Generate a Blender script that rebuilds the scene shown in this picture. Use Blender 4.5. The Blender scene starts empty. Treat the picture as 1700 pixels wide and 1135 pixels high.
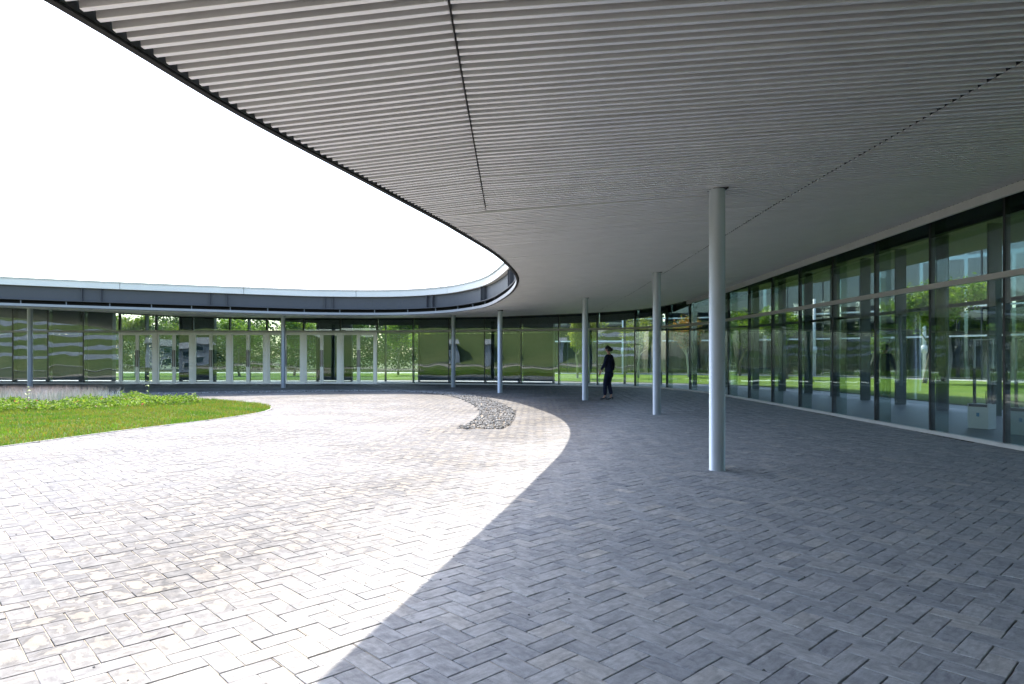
import bpy, bmesh, math, random
import numpy as np
from mathutils import Vector, Matrix, Euler, Quaternion

rng = np.random.default_rng(7)
random.seed(7)
scene = bpy.context.scene
COL = scene.collection
R = math.radians

# ------------------------------------------------------------------ camera
cam_d = bpy.data.cameras.new('camera')
cam = bpy.data.objects.new('camera', cam_d)
COL.objects.link(cam)
cam.location = (0, 0, 1.36)
cam.rotation_euler = (R(90), 0, 0)
cam_d.sensor_width = 36
cam_d.lens = 36 * 1130 / 1700
cam_d.shift_y = 23.5 / 1700
cam_d.clip_start = 0.05
cam_d.clip_end = 3000
scene.camera = cam

# ------------------------------------------------------------------ sky, sun, exposure
SUN = Vector((-0.325, 0.68, 1.0)).normalized()
world = bpy.data.worlds.new('World')
scene.world = world
world.use_nodes = True
wn = world.node_tree.nodes
wn.clear()
sky = wn.new('ShaderNodeTexSky')
sky.sky_type = 'NISHITA'
sky.sun_disc = False
sky.sun_elevation = math.asin(SUN.z)
sky.sun_rotation = math.atan2(SUN.x, SUN.y)
sky.air_density = 1.0
sky.dust_density = 2.0
sky.ozone_density = 1.0
bg = wn.new('ShaderNodeBackground')
bg.inputs['Strength'].default_value = 0.15
wo = wn.new('ShaderNodeOutputWorld')
world.node_tree.links.new(sky.outputs[0], bg.inputs[0])
world.node_tree.links.new(bg.outputs[0], wo.inputs[0])
sun_d = bpy.data.lights.new('sun', 'SUN')
sun_d.energy = 2.3
sun_d.angle = R(0.5)
sun_d.color = (1.0, 0.90, 0.77)
sun = bpy.data.objects.new('sun', sun_d)
COL.objects.link(sun)
sun.location = SUN * 60
sun.rotation_euler = (-SUN).to_track_quat('-Z', 'Y').to_euler()
vs = scene.view_settings
vs.view_transform = 'Standard'
vs.look = 'None'
vs.exposure = 2.02
vs.gamma = 1.0
scene.render.engine = 'CYCLES'
cy = scene.cycles
cy.use_denoising = True
try:
    cy.denoiser = 'OPENIMAGEDENOISE'
except Exception:
    pass
cy.max_bounces = 14
cy.diffuse_bounces = 8
cy.glossy_bounces = 5
cy.transmission_bounces = 6
cy.transparent_max_bounces = 32
cy.sample_clamp_indirect = 8.0
cy.caustics_reflective = False
cy.caustics_refractive = False

# ------------------------------------------------------------------ material helpers
MATS = {}


class NT:
    """small wrapper for building node trees"""
    def __init__(self, name):
        self.m = bpy.data.materials.new(name)
        self.m.use_nodes = True
        self.t = self.m.node_tree
        self.t.nodes.clear()
        self.out = self.t.nodes.new('ShaderNodeOutputMaterial')
        MATS[name] = self.m

    def n(self, typ, **kw):
        nd = self.t.nodes.new(typ)
        for k, v in kw.items():
            if k.startswith('i_'):
                key = k[2:]
                key = int(key) if key.isdigit() else key.replace('_', ' ')
                nd.inputs[key].default_value = v
            else:
                setattr(nd, k, v)
        return nd

    def l(self, a, b):
        self.t.links.new(a, b)

    def math(self, op, a, b=None, clamp=False):
        nd = self.n('ShaderNodeMath', operation=op, use_clamp=clamp)
        for i, v in enumerate((a, b)):
            if v is None:
                continue
            if isinstance(v, (int, float)):
                nd.inputs[i].default_value = v
            else:
                self.l(v, nd.inputs[i])
        return nd.outputs[0]

    def mix(self, fac, a, b, blend='MIX'):
        nd = self.n('ShaderNodeMix', data_type='RGBA', blend_type=blend)
        for sock, v in ((nd.inputs[0], fac), (nd.inputs[6], a), (nd.inputs[7], b)):
            if isinstance(v, (int, float)):
                sock.default_value = v
            elif isinstance(v, tuple):
                sock.default_value = (*v, 1) if len(v) == 3 else v
            else:
                self.l(v, sock)
        return nd.outputs[2]

    def noise(self, scale, vec=None, detail=3, rough=0.55, dist=0.0, dim='3D'):
        nd = self.n('ShaderNodeTexNoise', noise_dimensions=dim)
        nd.inputs['Scale'].default_value = scale
        nd.inputs['Detail'].default_value = detail
        nd.inputs['Roughness'].default_value = rough
        nd.inputs['Distortion'].default_value = dist
        if vec is not None:
            self.l(vec, nd.inputs['Vector'])
        return nd.outputs[0]

    def ramp(self, fac, stops):
        nd = self.n('ShaderNodeValToRGB')
        cr = nd.color_ramp
        while len(cr.elements) < len(stops):
            cr.elements.new(0.5)
        for e, (p, c) in zip(cr.elements, stops):
            e.position = p
            e.color = (c, c, c, 1) if isinstance(c, (int, float)) else (*c, 1)
        self.l(fac, nd.inputs[0])
        return nd.outputs[0]

    def pos(self):
        return self.n('ShaderNodeNewGeometry').outputs['Position']

    def bsdf(self, color, rough=0.6, metal=0.0, spec=0.5, bump=None, bstr=0.3, bdist=0.01):
        b = self.n('ShaderNodeBsdfPrincipled')
        for sock, v in (('Base Color', color), ('Roughness', rough), ('Metallic', metal)):
            if isinstance(v, (int, float)):
                b.inputs[sock].default_value = v
            elif isinstance(v, tuple):
                b.inputs[sock].default_value = (*v, 1)
            else:
                self.l(v, b.inputs[sock])
        b.inputs['Specular IOR Level'].default_value = spec
        if bump is not None:
            bn = self.n('ShaderNodeBump')
            bn.inputs['Strength'].default_value = bstr
            bn.inputs['Distance'].default_value = bdist
            self.l(bump, bn.inputs['Height'])
            self.l(bn.outputs[0], b.inputs['Normal'])
        self.l(b.outputs[0], self.out.inputs[0])
        return b


def painted(name, col, rough=0.4, metal=0.0, var=0.12, scale=3.0, spec=0.5):
    """coated metal: base colour with faint dirt and streaks"""
    t = NT(name)
    p = t.pos()
    mp = t.n('ShaderNodeMapping')
    mp.inputs['Scale'].default_value = (1, 1, 0.25)
    t.l(p, mp.inputs[0])
    n1 = t.noise(scale, mp.outputs[0], 4)
    n2 = t.noise(scale * 14, p, 2)
    k = t.math('ADD', t.math('MULTIPLY', n1, 0.7), t.math('MULTIPLY', n2, 0.3))
    f = t.ramp(k, [(0.3, 1 - var), (0.7, 1 + 0.0)])
    c = t.mix(1.0, col, f, 'MULTIPLY')
    rr = t.math('ADD', t.math('MULTIPLY', n1, 0.2), rough - 0.1)
    t.bsdf(c, rr, metal, spec)
    return t.m


painted('slat_metal', (0.93, 0.93, 0.94), 0.42, 0.45, 0.08, 2.5)
painted('steel_column', (0.54, 0.59, 0.64), 0.38, 0.45, 0.10, 3.0)
painted('beam_paint', (0.075, 0.078, 0.09), 0.55, 0.0, 0.2, 2.0)
painted('cap_metal', (0.86, 0.83, 0.77), 0.6, 0.0, 0.10, 1.5)
painted('trim_dark', (0.20, 0.22, 0.25), 0.4, 0.0, 0.15)
painted('trim_mid', (0.34, 0.35, 0.37), 0.45)
painted('trim_light', (0.64, 0.64, 0.63), 0.45, 0.0, 0.12)
painted('mullion_dark', (0.035, 0.037, 0.045), 0.4, 0.0, 0.2)
painted('fin_dark', (0.09, 0.105, 0.10), 0.5, 0.0, 0.2)
painted('void_black', (0.02, 0.02, 0.022), 0.9, 0.0, 0.2)
painted('bulkhead', (0.03, 0.033, 0.045), 0.7, 0.0, 0.2)
painted('door_alu', (0.95, 0.95, 0.93), 0.45, 0.4, 0.06)
painted('handle_steel', (0.22, 0.20, 0.20), 0.3, 0.5, 0.1)
painted('roof_sheet', (0.35, 0.36, 0.37), 0.6, 0.0, 0.2)
painted('interior_ceiling', (0.13, 0.13, 0.18), 0.7, 0.0, 0.15)
painted('white_panel', (0.72, 0.74, 0.74), 0.4, 0.0, 0.08)
painted('blue_mark', (0.05, 0.25, 0.5), 0.4)
painted('stone_wall', (0.30, 0.34, 0.42), 0.8, 0.0, 0.35, 1.2)
painted('concrete_path', (0.55, 0.54, 0.50), 0.85, 0.0, 0.25, 0.8)
painted('gallery_stone', (0.26, 0.265, 0.28), 0.45, 0.0, 0.25, 1.0)
painted('interior_wall', (0.10, 0.115, 0.13), 0.8, 0, 0.3, 0.6)
painted('facade_white', (0.7, 0.72, 0.74), 0.5)
painted('kerb_stone', (0.55, 0.54, 0.52), 0.8, 0.0, 0.3, 4)


def glass(name, tint, r0, wave):
    t = NT(name)
    lw = t.n('ShaderNodeLayerWeight')
    lw.inputs['Blend'].default_value = 0.5
    p5 = t.math('POWER', lw.outputs['Facing'], 4.0)
    fac = t.math('ADD', t.math('MULTIPLY', p5, 0.75), r0, True)
    pos = t.pos()
    nz = t.noise(0.9, pos, 1, 0.4)
    bn = t.n('ShaderNodeBump')
    bn.inputs['Strength'].default_value = 1.0
    bn.inputs['Distance'].default_value = wave
    t.l(nz, bn.inputs['Height'])
    gl = t.n('ShaderNodeBsdfGlossy')
    gl.inputs['Color'].default_value = (0.86, 0.95, 0.98, 1)
    gl.inputs['Roughness'].default_value = 0.004
    t.l(bn.outputs[0], gl.inputs['Normal'])
    tr = t.n('ShaderNodeBsdfTransparent')
    tr.inputs[0].default_value = (*tint, 1)
    mx = t.n('ShaderNodeMixShader')
    t.l(fac, mx.inputs[0])
    t.l(tr.outputs[0], mx.inputs[1])
    t.l(gl.outputs[0], mx.inputs[2])
    t.l(mx.outputs[0], t.out.inputs[0])
    return t.m


glass('front_glass', (0.86, 0.92, 0.91), 0.095, 0.0035)
glass('rear_glass', (0.93, 0.96, 0.95), 0.03, 0.003)
glass('door_glass', (0.66, 0.75, 0.73), 0.095, 0.0025)
glass('fin_glass', (0.70, 0.76, 0.74), 0.05, 0.001)
glass('far_glass', (0.30, 0.38, 0.42), 0.10, 0.004)


def brick_material():
    t = NT('paving_brick')
    at = t.n('ShaderNodeAttribute', attribute_name='bcol')
    sep = t.n('ShaderNodeSeparateColor')
    t.l(at.outputs['Color'], sep.inputs[0])
    r1, r2, r3 = sep.outputs
    uv = t.n('ShaderNodeUVMap', uv_map='UVMap')
    off = t.n('ShaderNodeCombineXYZ')
    t.l(t.math('MULTIPLY', r1, 37.0), off.inputs[0])
    t.l(t.math('MULTIPLY', r2, 53.0), off.inputs[1])
    t.l(t.math('MULTIPLY', r3, 29.0), off.inputs[2])
    add = t.n('ShaderNodeVectorMath', operation='ADD')
    t.l(uv.outputs[0], add.inputs[0])
    t.l(off.outputs[0], add.inputs[1])
    vec = add.outputs[0]
    # streaks along the brick
    mp = t.n('ShaderNodeMapping')
    mp.inputs['Scale'].default_value = (0.28, 1, 1)
    t.l(vec, mp.inputs[0])
    streak = t.noise(55, mp.outputs[0], 4, 0.6)
    fine = t.noise(160, vec, 3, 0.7)
    cloud = t.noise(14, vec, 3, 0.55, 0.6)
    base = t.ramp(r1, [(0.0, (0.20, 0.212, 0.235)), (0.3, (0.255, 0.265, 0.285)), (0.7, (0.31, 0.315, 0.325)), (1.0, (0.375, 0.365, 0.35))])
    # salt bloom: a pale patch in the middle with a dark rim, strongest on rained-on bricks
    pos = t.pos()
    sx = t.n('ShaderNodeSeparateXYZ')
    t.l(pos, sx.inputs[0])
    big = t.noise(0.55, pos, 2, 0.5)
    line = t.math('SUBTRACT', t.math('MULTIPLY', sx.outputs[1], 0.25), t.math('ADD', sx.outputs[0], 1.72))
    rain_and_light = t.math('MULTIPLY', t.ramp(t.math('MULTIPLY', t.math('ADD', line, 0.4), 0.6), [(0.0, 0.12), (1.0, 1.0)]),
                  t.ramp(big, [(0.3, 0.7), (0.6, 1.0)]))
    c = t.mix(1.0, base, t.mix(rain_and_light, (1.68, 1.67, 1.66), (0.44, 0.435, 0.43)), 'MULTIPLY')  # paints light into the tone: lifted in shade, cut in sun, besides weathering
    c = t.mix(1.0, c, t.ramp(streak, [(0.32, 0.84), (0.7, 1.16)]), 'MULTIPLY')
    c = t.mix(1.0, c, t.ramp(cloud, [(0.40, 1.08), (0.64, 0.80)]), 'MULTIPLY')
    su = t.n('ShaderNodeSeparateXYZ')
    t.l(uv.outputs[0], su.inputs[0])
    ex = t.math('POWER', t.math('MULTIPLY', su.outputs[0], 9.0), 2.0)
    ey = t.math('POWER', t.math('MULTIPLY', su.outputs[1], 17.0), 2.0)
    rad = t.math('ADD', t.math('ADD', ex, ey), t.math('MULTIPLY', t.math('SUBTRACT', cloud, 0.5), 3.2))
    rad = t.math('ADD', rad, t.math('MULTIPLY', t.math('SUBTRACT', r3, 0.5), 0.9))
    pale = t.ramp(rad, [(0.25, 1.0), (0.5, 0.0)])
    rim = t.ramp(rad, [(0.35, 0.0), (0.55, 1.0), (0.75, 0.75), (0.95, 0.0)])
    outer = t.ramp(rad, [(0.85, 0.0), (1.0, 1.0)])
    sel = t.math('MULTIPLY', rain_and_light, t.ramp(r2, [(0.15, 0.0), (0.45, 1.0)]))
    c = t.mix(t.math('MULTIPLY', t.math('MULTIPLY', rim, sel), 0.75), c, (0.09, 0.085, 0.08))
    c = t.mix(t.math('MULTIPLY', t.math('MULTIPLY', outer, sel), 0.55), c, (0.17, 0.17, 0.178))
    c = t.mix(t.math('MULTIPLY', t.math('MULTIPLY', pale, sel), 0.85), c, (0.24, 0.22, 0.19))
    c = t.mix(1.0, c, t.ramp(fine, [(0.3, 0.86), (0.7, 1.06)]), 'MULTIPLY')
    rough = t.ramp(cloud, [(0.3, 0.62), (0.7, 0.85)])
    h = t.math('ADD', t.math('MULTIPLY', streak, 0.6), t.math('MULTIPLY', fine, 0.4))
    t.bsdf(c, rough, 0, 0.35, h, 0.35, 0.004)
    return t.m


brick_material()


def sand():
    t = NT('joint_sand')
    p = t.pos()
    n = t.noise(60, p, 4)
    b = t.noise(1.5, p, 3)
    c = t.mix(n, (0.22, 0.20, 0.17), (0.50, 0.44, 0.36))
    c = t.mix(t.math('MULTIPLY', t.ramp(b, [(0.4, 0), (0.6, 1)]), 0.5), c, (0.16, 0.15, 0.145))
    t.bsdf(c, 0.95, 0, 0.1, n, 0.6, 0.004)


sand()
t_ = NT('joint_pale')
n_ = t_.noise(70, t_.pos(), 4)
t_.bsdf(t_.mix(n_, (0.30, 0.275, 0.235), (0.52, 0.47, 0.39)), 0.95, 0, 0.1, n_, 0.5, 0.003)


def vcol(name, rough=0.6, trans=0.0, spec=0.3, gain=1.0):
    """foliage or stones: colour from the mesh attribute 'col'"""
    t = NT(name)
    at = t.n('ShaderNodeAttribute', attribute_name='col')
    b = t.bsdf(at.outputs['Color'], rough, 0, spec)
    if trans:
        tl = t.n('ShaderNodeBsdfTranslucent')
        br = t.mix(1.0, at.outputs['Color'], (1.25, 1.3, 0.6), 'MULTIPLY')
        t.l(br, tl.inputs[0])
        mx = t.n('ShaderNodeMixShader')
        mx.inputs[0].default_value = trans
        t.l(b.outputs[0], mx.inputs[1])
        t.l(tl.outputs[0], mx.inputs[2])
        t.l(mx.outputs[0], t.out.inputs[0])


vcol('leaf', 0.55, 0.4)
vcol('pebble', 0.8, 0, 0.25)
vcol('feather', 0.8, 0, 0.15)


def soil_grass(name, a, b, c3, s=0.7):
    t = NT(name)
    p = t.pos()
    n = t.noise(s, p, 4)
    n2 = t.noise(s * 30, p, 3, 0.7)
    c = t.mix(t.ramp(n, [(0.35, 0), (0.65, 1)]), a, b)
    c = t.mix(t.math('MULTIPLY', t.ramp(n2, [(0.45, 0), (0.6, 1)]), 0.6), c, c3)
    t.bsdf(c, 0.9, 0, 0.1, n2, 0.8, 0.03)


soil_grass('turf', (0.07, 0.12, 0.02), (0.13, 0.15, 0.03), (0.05, 0.09, 0.015))
soil_grass('garden_turf', (0.10, 0.17, 0.025), (0.15, 0.21, 0.03), (0.08, 0.14, 0.02), 0.4)
soil_grass('hill_turf', (0.075, 0.11, 0.04), (0.12, 0.14, 0.055), (0.06, 0.09, 0.03), 0.16)
soil_grass('field', (0.10, 0.12, 0.05), (0.13, 0.13, 0.07), (0.07, 0.09, 0.03), 0.1)


def bark(name, a, b):
    t = NT(name)
    p = t.pos()
    mp = t.n('ShaderNodeMapping')
    mp.inputs['Scale'].default_value = (1, 1, 0.3)
    t.l(p, mp.inputs[0])
    n = t.noise(22, mp.outputs[0], 4)
    t.bsdf(t.mix(n, a, b), 0.85, 0, 0.2, n, 0.6, 0.02)


bark('bark', (0.09, 0.07, 0.05), (0.26, 0.22, 0.17))
bark('pale_bark', (0.30, 0.28, 0.24), (0.58, 0.55, 0.48))


def cloth(name, col, rough=0.85):
    t = NT(name)
    n = t.noise(90, t.pos(), 3)
    t.bsdf(t.mix(1.0, col, t.ramp(n, [(0.3, 0.75), (0.7, 1.1)]), 'MULTIPLY'), rough, 0, 0.25, n, 0.2, 0.002)


cloth('navy_wool', (0.012, 0.016, 0.042))
cloth('skin_tone', (0.52, 0.30, 0.21), 0.55)
cloth('black_hair', (0.008, 0.008, 0.009), 0.45)
cloth('black_leather', (0.01, 0.01, 0.012), 0.35)

# ------------------------------------------------------------------ object helpers
def tag(o, label=None, cat=None, group=None, kind=None):
    if label:
        o['label'] = label
    if cat:
        o['category'] = cat
    if group:
        o['group'] = group
    if kind:
        o['kind'] = kind
    return o


def empty(name, loc=(0, 0, 0), rz=0.0):
    o = bpy.data.objects.new(name, None)
    o.location = loc
    o.rotation_euler = (0, 0, rz)
    o.empty_display_size = 0.2
    COL.objects.link(o)
    return o


def link(name, me, parent=None, loc=(0, 0, 0), rot=(0, 0, 0), scale=(1, 1, 1)):
    o = bpy.data.objects.new(name, me)
    COL.objects.link(o)
    if parent is not None:
        o.parent = parent
    o.location = loc
    o.rotation_euler = rot
    o.scale = scale
    return o


class MB:
    """collects faces, then links them as ONE mesh object"""
    def __init__(self):
        self.v = []
        self.f = []

    def add(self, vs, fs):
        b = len(self.v)
        self.v.extend([tuple(p) for p in vs])
        self.f.extend([tuple(i + b for i in q) for q in fs])

    def box(self, c, s, rz=0.0):
        cx, cy_, cz = c
        hx, hy, hz = s[0] / 2, s[1] / 2, s[2] / 2
        ca, sa = math.cos(rz), math.sin(rz)
        vs = []
        for z in (-hz, hz):
            for x, y in ((-hx, -hy), (hx, -hy), (hx, hy), (-hx, hy)):
                vs.append((cx + x * ca - y * sa, cy_ + x * sa + y * ca, cz + z))
        self.add(vs, [(3, 2, 1, 0), (4, 5, 6, 7), (0, 1, 5, 4), (1, 2, 6, 5), (2, 3, 7, 6), (3, 0, 4, 7)])

    def prism(self, a, b, z0a, z1a, z0b, z1b, th):
        """upright panel between plan points a and b with its own heights at both ends"""
        a, b = np.array(a, float), np.array(b, float)
        d = (b - a) / (np.linalg.norm(b - a) + 1e-9)
        n = np.array((d[1], -d[0])) * th / 2
        vs = []
        for p, z0, z1 in ((a, z0a, z1a), (b, z0b, z1b)):
            for s in (-1, 1):
                q = p + s * n
                vs += [(q[0], q[1], z0), (q[0], q[1], z1)]
        # a-:0,1 a+:2,3 b-:4,5 b+:6,7
        self.add(vs, [(0, 1, 3, 2), (4, 6, 7, 5), (0, 4, 5, 1), (2, 3, 7, 6), (0, 2, 6, 4), (1, 5, 7, 3)])

    def tube(self, pts, rads, seg=8, cap=True):
        pts = [Vector(p) for p in pts]
        base = len(self.v)
        prev = None
        for i, p in enumerate(pts):
            d = (pts[min(i + 1, len(pts) - 1)] - pts[max(i - 1, 0)]).normalized()
            if prev is None:
                u = d.orthogonal().normalized()
            else:
                u = (prev - d * prev.dot(d))
                u = u.normalized() if u.length > 1e-6 else d.orthogonal().normalized()
            prev = u
            w = d.cross(u)
            for k in range(seg):
                a = 2 * math.pi * k / seg
                self.v.append(tuple(p + (u * math.cos(a) + w * math.sin(a)) * rads[i]))
        for i in range(len(pts) - 1):
            for k in range(seg):
                k2 = (k + 1) % seg
                self.f.append((base + i * seg + k, base + i * seg + k2, base + (i + 1) * seg + k2, base + (i + 1) * seg + k))
        if cap:
            self.f.append(tuple(base + k for k in reversed(range(seg))))
            e = base + (len(pts) - 1) * seg
            self.f.append(tuple(e + k for k in range(seg)))

    def mesh(self, name, mat, smooth=False):
        me = bpy.data.meshes.new(name)
        me.from_pydata(self.v, [], self.f)
        me.materials.append(MATS[mat])
        if smooth:
            me.polygons.foreach_set('use_smooth', [True] * len(me.polygons))
        me.update()
        return me

    def build(self, name, mat, parent=None, smooth=False):
        return link(name, self.mesh(name, mat, smooth), parent)


_unit = {}


def unit_mesh(kind, mat):
    key = (kind, mat)
    if key not in _unit:
        m = MB()
        m.box((0, 0, 0), (1, 1, 1))
        _unit[key] = m.mesh(kind, mat)
    return _unit[key]


def ubox(name, mat, c, s, rz=0.0, parent=None, kind='bar', rot=None):
    return link(name, unit_mesh(kind, mat), parent, c, rot or (0, 0, rz), s)


def np_mesh(name, verts, quads=None, tris=None, mat=None, col=None, uv=None, attr='col'):
    """fast mesh from numpy arrays; col = per-vertex colour, uv = per-loop"""
    me = bpy.data.meshes.new(name)
    nq = 0 if quads is None else len(quads)
    nt = 0 if tris is None else len(tris)
    me.vertices.add(len(verts))
    me.vertices.foreach_set('co', np.asarray(verts, np.float32).ravel())
    loops = []
    starts = []
    tot = 0
    if nq:
        loops.append(np.asarray(quads, np.int32).ravel())
        starts.append(np.arange(nq, dtype=np.int32) * 4)
        tot = nq * 4
    if nt:
        loops.append(np.asarray(tris, np.int32).ravel())
        starts.append(tot + np.arange(nt, dtype=np.int32) * 3)
    lp = np.concatenate(loops)
    me.loops.add(len(lp))
    me.loops.foreach_set('vertex_index', lp)
    me.polygons.add(nq + nt)
    me.polygons.foreach_set('loop_start', np.concatenate(starts))
    if col is not None:
        a = me.attributes.new(attr, 'FLOAT_COLOR', 'POINT')
        c4 = np.ones((len(verts), 4), np.float32)
        c4[:, :3] = col
        a.data.foreach_set('color', c4.ravel())
    if uv is not None:
        u = me.uv_layers.new(name='UVMap')
        u.data.foreach_set('uv', np.asarray(uv, np.float32)[lp].ravel())
    if mat:
        me.materials.append(MATS[mat])
    me.polygons.foreach_set('use_smooth', np.zeros(nq + nt, bool))
    me.update(calc_edges=True)
    me.validate()
    return me


# ------------------------------------------------------------------ plan curves
def catmull(pts, n=24):
    P = [np.array(p, float) for p in pts]
    P = [2 * P[0] - P[1]] + P + [2 * P[-1] - P[-2]]
    out = []
    for i in range(1, len(P) - 2):
        p0, p1, p2, p3 = P[i - 1], P[i], P[i + 1], P[i + 2]
        t0 = 0.0
        t1 = t0 + np.linalg.norm(p1 - p0) ** 0.5
        t2 = t1 + np.linalg.norm(p2 - p1) ** 0.5
        t3 = t2 + np.linalg.norm(p3 - p2) ** 0.5
        for t in np.linspace(t1, t2, n, endpoint=False):
            a1 = (t1 - t) / (t1 - t0) * p0 + (t - t0) / (t1 - t0) * p1
            a2 = (t2 - t) / (t2 - t1) * p1 + (t - t1) / (t2 - t1) * p2
            a3 = (t3 - t) / (t3 - t2) * p2 + (t - t2) / (t3 - t2) * p3
            b1 = (t2 - t) / (t2 - t0) * a1 + (t - t0) / (t2 - t0) * a2
            b2 = (t3 - t) / (t3 - t1) * a2 + (t - t1) / (t3 - t1) * a3
            out.append((t2 - t) / (t2 - t1) * b1 + (t - t1) / (t2 - t1) * b2)
    out.append(P[-2])
    return np.array(out)


def arclen(c):
    return np.concatenate([[0], np.cumsum(np.linalg.norm(np.diff(c, axis=0), axis=1))])


def at_len(c, s):
    L = arclen(c)
    return np.stack([np.interp(s, L, c[:, k]) for k in range(c.shape[1])], -1)


def resample(c, step):
    L = arclen(c)[-1]
    return at_len(c, np.linspace(0, L, max(2, int(round(L / step)) + 1)))


def normals(c):
    d = np.gradient(c, axis=0)
    d /= np.linalg.norm(d, axis=1)[:, None] + 1e-9
    return np.stack([d[:, 1], -d[:, 0]], -1)          # to the right of travel = away from the court


def offset(c, w):
    return c + normals(c) * w


def inside(poly, pts):
    x, y = pts[:, 0], pts[:, 1]
    res = np.zeros(len(pts), bool)
    a = poly
    b = np.roll(poly, -1, axis=0)
    for (x1, y1), (x2, y2) in zip(a, b):
        if y1 == y2:
            continue
        c = ((y1 > y) != (y2 > y)) & (x < (x2 - x1) * (y - y1) / (y2 - y1) + x1)
        res ^= c
    return res


# inner edge of the canopy (round the open court), outer glass line
E_C = catmull([(-6.2, -11), (-4.0, -4), (-2.55, 1.0), (-2.09, 3.04), (-1.85, 4.53), (-1.43, 6.47), (-0.82, 9.28), (-0.22, 12.28),
               (0.08, 14.9), (0.05, 17.0), (-0.28, 19.4), (-1.15, 23.0), (-2.5, 25.6), (-4.5, 26.9), (-6.9, 26.95),
               (-12.4, 25.4), (-17.6, 23.4), (-24, 20.3), (-31, 15.5)])
W_C = catmull([(7.4, -12.4), (7.4, -4), (7.38, 8), (7.36, 16), (7.30, 21.5), (7.05, 25.6), (6.30, 28.4), (5.0, 29.95), (3.3, 30.85), (1.5, 31.5),
               (-0.4, 32.1), (-2.7, 32.75), (-4.9, 33.2), (-7.0, 33.42), (-10, 33.45), (-19.3, 33.45), (-26, 33.75), (-34, 33.9)], 30)
O_C = offset(W_C, -0.72)                               # outer edge of the slatted soffit
WL = arclen(W_C)


def near_len(c, p):
    return arclen(c)[np.argmin(((c - np.array(p)) ** 2).sum(1))]


ZO_X = [near_len(O_C, p) for p in [(6.68, -12), (6.68, 9), (6.66, 12.7), (6.64, 16), (6.58, 21.3), (5.8, 27.6), (3.0, 30.2), (-0.5, 31.4),
                                   (-6.8, 32.7), (-14, 32.7), (-17.4, 32.75), (-19.2, 32.75), (-21.3, 32.85), (-25, 33.0), (-33.5, 33.2)]]
ZO_Z = [3.64, 3.64, 3.56, 3.48, 3.44, 3.36, 3.26, 3.19, 3.19, 3.22, 3.33, 3.45, 3.66, 3.95, 4.2]
E_D = resample(E_C, 0.3)
O_D = resample(O_C, 0.4)
O_DL = near = np.array([near_len(O_C, p) for p in O_D])


def ceil_z(x, y):
    x = np.atleast_1d(np.asarray(x, float))
    y = np.atleast_1d(np.asarray(y, float))
    plane = 3.155 + 0.07 * (x + 0.32) - 0.045 * np.maximum(0, -0.32 - x) - 0.016 * np.maximum(0, y - 9)
    p = np.stack([x, y], -1)
    de = np.sqrt(((p[:, None, :] - E_D[None]) ** 2).sum(-1).min(1))
    dd = ((p[:, None, :] - O_D[None]) ** 2).sum(-1)
    k = dd.argmin(1)
    do = np.sqrt(dd[np.arange(len(k)), k])
    zo = np.interp(O_DL[k], ZO_X, ZO_Z)
    t = de / (de + do + 1e-6)
    zb = 2.985 + 0.012 * np.maximum(0, -8 - x)
    ring = zb + (zo - zb) * t
    w = np.clip((y - 17) / 8, 0, 1)
    w = np.maximum(w, np.clip((-3 - x) / 3, 0, 1) * (y > 14))
    w = w * w * (3 - 2 * w)
    return plane * (1 - w) + ring * w


# ------------------------------------------------------------------ ground and setting
def sheet(name, poly, z, mat, parent=None, kind='structure'):
    bm = bmesh.new()
    vs_ = [bm.verts.new((p[0], p[1], z)) for p in poly]
    f = bm.faces.new(vs_)
    if f.normal.z < 0 or f.calc_area() == 0:
        pass
    bm.normal_update()
    if f.normal.z < 0:
        f.normal_flip()
    bmesh.ops.triangulate(bm, faces=[f])
    me = bpy.data.meshes.new(name)
    bm.to_mesh(me)
    bm.free()
    me.materials.append(MATS[mat])
    o = link(name, me, parent)
    if kind:
        o['kind'] = kind
    return o


sheet('ground', [(-600, -600), (600, -600), (600, 600), (-600, 600)], -0.06, 'field')

# courtyard paving: sand bed and herringbone bricks
inner = resample(offset(W_C, -0.06), 0.6)
pave_poly = np.concatenate([inner, [(-34, -12), (-8, -12)]])
pavement = sheet('pavement', pave_poly, -0.012, 'joint_sand')

bed_curve = catmull([(-33, 9), (-30, 1), (-22, -4), (-14, -2.5), (-10.2, 2), (-8.4, 6.4), (-7.66, 10.2), (-7.05, 12.6), (-6.3, 14.9),
                     (-6.1, 16.9), (-6.7, 18.7), (-8.4, 20.6), (-11, 21.9), (-16, 21.2), (-22, 19.0), (-28, 15.2), (-32, 11.5)], 10)
bed_poly = resample(bed_curve, 0.35)

# drip gravel strip under the canopy edge, ends with a straight cut
Ls = near_len(E_C, (-0.15, 12.7))
g_out = at_len(offset(E_C, -0.02), np.arange(Ls, arclen(E_C)[-1] - 0.5, 0.25))
g_in = at_len(offset(E_C, -0.86), np.arange(Ls, arclen(E_C)[-1] - 0.5, 0.25))
g_in[0] = (-1.02, g_out[0][1])
grav_poly = np.concatenate([g_out, g_in[::-1]])


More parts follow.
